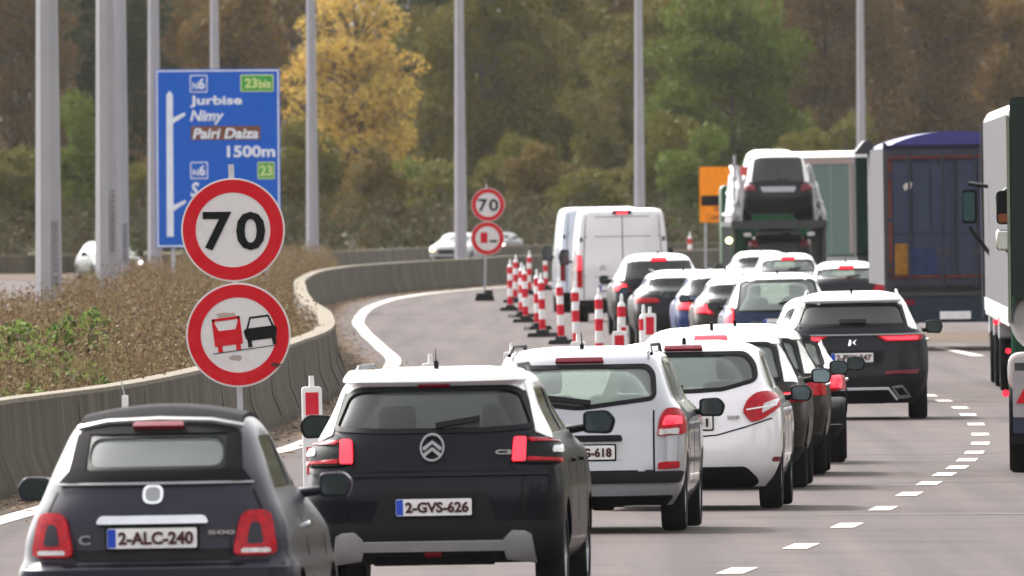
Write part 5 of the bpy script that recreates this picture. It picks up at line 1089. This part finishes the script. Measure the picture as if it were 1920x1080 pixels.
def grey_trailer():
    d0 = 330; X = (1893-960)/F*d0
    o = thing('grey_lorry', 'tall pale grey lorry trailer at the right edge, behind the nearest lorry', 'lorry', (X+1.27, d0, 0), R(-.62), 'lorries in the right lane', R(-.4))
    MB().box(-1.27, 1.27, .1, 38, 1.25, 3.86).build('side_wall', SIDEW, o)
    m = MB(); m.prism(roundpoly([(-1.29, 3.80), (1.29, 3.80), (1.18, 4.02), (-1.18, 4.02)], .08), .05, 38.1); m.build('roof', WHITE, o)
    m = MB(); m.box(-1.285, -1.27, .1, 38, 1.06, 1.25); m.box(-1.27, 1.27, .1, 38, 1.0, 1.24); m.build('side_rail', GREYM, o)
    MB().box(-1.31, -1.27, 37.7, 38.05, .95, 3.85).build('front_post', SIDEW, o)
    MB().box(-.6, .6, .5, 36, .6, .99).build('chassis', CHAS, o)
    for y in (16, 24, 31.5): m = MB(); P = roundpoly([(y-.62, .75), (y-.45, 1.08), (y+.45, 1.08), (y+.62, .75)], .1); m.prism(P, -1.27, -.85, axis='X'); m.build('mudguard', GREYM, o)
    lorry_wheels(o, 1.27, (16, 24, 31.5), .5)
    for y, z in ((15.2, 1.02), (23.2, .95)): m = MB(); m.lathe([(.045, 0), (.045, .03)], (-1.24, y, z), 'Y', 14); m.build('side_marker', REDON, o)
    MB().tube((-1.25, 30, 2.9), (-1.55, 30.2, 2.95), .03).build('mirror_arm', BLK, o); MB().tube((-1.25, 30, 1.9), (-1.55, 30.2, 2.3), .03).build('mirror_arm', BLK, o)
    m = MB(); rbox(m, -1.66, -1.44, 30.0, 30.15, 2.36, 2.86, .05); mm = m.build('wing_mirror', BLK, o); m = MB(); rbox(m, -1.64, -1.47, 29.985, 30.0, 2.40, 2.82, .04); m.build('mirror_glass', mat('teal_mirror', (.05, .10, .10), .2, .5), mm)
grey_trailer()

def near_lorry():
    s = 189; X = (1889-960)/s; d = F/s
    o = thing('green_lorry', 'nearest lorry, cropped by the right edge, with dark green body and big wing mirror', 'lorry', (X+1.25, d, 0), R(-1.25), 'lorries in the right lane', R(-.3))
    LG = mat('pale_mudguard', (.42, .41, .40), .5, var=.2)
    m = MB(); rbox(m, -1.20, 1.25, .0, 6.0, 1.74, 3.74, .06); m.build('box_body', mat('lorry_dark_green', (.012, .022, .016), .5), o)
    MB().box(-1.235, -1.205, -.02, 6, 1.5, 3.55).build('edge_post', mat('pale_green_edge', (.16, .18, .13), .5), o)
    m = MB(); m.lathe([(.28, 0), (.32, .05), (.32, 1.2), (.28, 1.25)], (-.90, .2, 1.52), 'Y', 28); m.build('fuel_tank', LG, o)
    m = MB(); rbox(m, -1.25, -.5, .1, 1.4, .82, 1.20, .14); m.build('mudguard', LG, o, bev=.04)
    MB().box(-1.18, 1.2, .0, 6, .62, 1.10).build('chassis', CHAS, o)
    m = MB(); rbox(m, -1.20, -.80, -.06, -.02, .56, 1.02, .02); b = m.build('rear_board', mat('board_grey', (.30, .27, .28), .6), o); MB().prism([(-1.17, .70), (-.92, .70), (-1.045, .92)], -.075, -.055).build('warning_triangle', SRED, b)
    m = MB(); rbox(m, -1.20, -.7, -.05, .1, .40, .56, .02); m.build('dark_box', mat('dark_blue_box', (.03, .035, .06), .5), o)
    m = MB(); m.lathe([(.035, 0), (.035, .05)], (-1.27, -.05, .80), 'Y', 16); m.build('side_marker', REDON, o)
    m = MB(); m.lathe([(.028, 0), (.028, .05)], (-1.24, .0, 1.22), 'Y', 16); m.build('side_marker', REDON, o)
    m = MB(); m.box(-1.22, -.82, -.02, .02, .3, .42); m.build('mud_flap', RUB, o)
    lorry_wheels(o, 1.25, (.7, 4.6), .5)
    # cab further forward with its mirror
    m = MB(); rbox(m, -1.22, 1.22, 6.4, 8.3, .9, 3.2, .12); m.build('cab', TGRN, o, bev=.05)
    y = 7.6; sp = F/(d+y); fx = lambda px: (px-960)/sp-(X+1.25); fz = lambda py: CH-(py-374-6)/sp
    m = MB()
    for a, b in (((1893, 348), (1845, 378)), ((1845, 378), (1846, 395)), ((1893, 512), (1852, 470)), ((1852, 470), (1856, 450))): m.tube((fx(a[0]), y+.05, fz(a[1])), (fx(b[0]), y+.05, fz(b[1])), .03, .026)
    m.build('mirror_arm', BLK, o)
    m = MB(); rbox(m, fx(1841), fx(1878), y-.05, y+.12, fz(432), fz(368), .05); mm = m.build('wing_mirror', BLK, o, bev=.02); m = MB(); rbox(m, fx(1845), fx(1868), y-.06, y-.045, fz(428), fz(412), .02); m.build('indicator', mat('dim_orange_lens', (.25, .07, .03), .3), mm)
    m = MB(); rbox(m, fx(1840), fx(1877), y-.04, y+.12, fz(481), fz(442), .04); mm = m.build('wing_mirror', CHROME, o, bev=.02)
near_lorry()
# drivers' head shapes are hidden by the headrests; nothing more stands in the frame
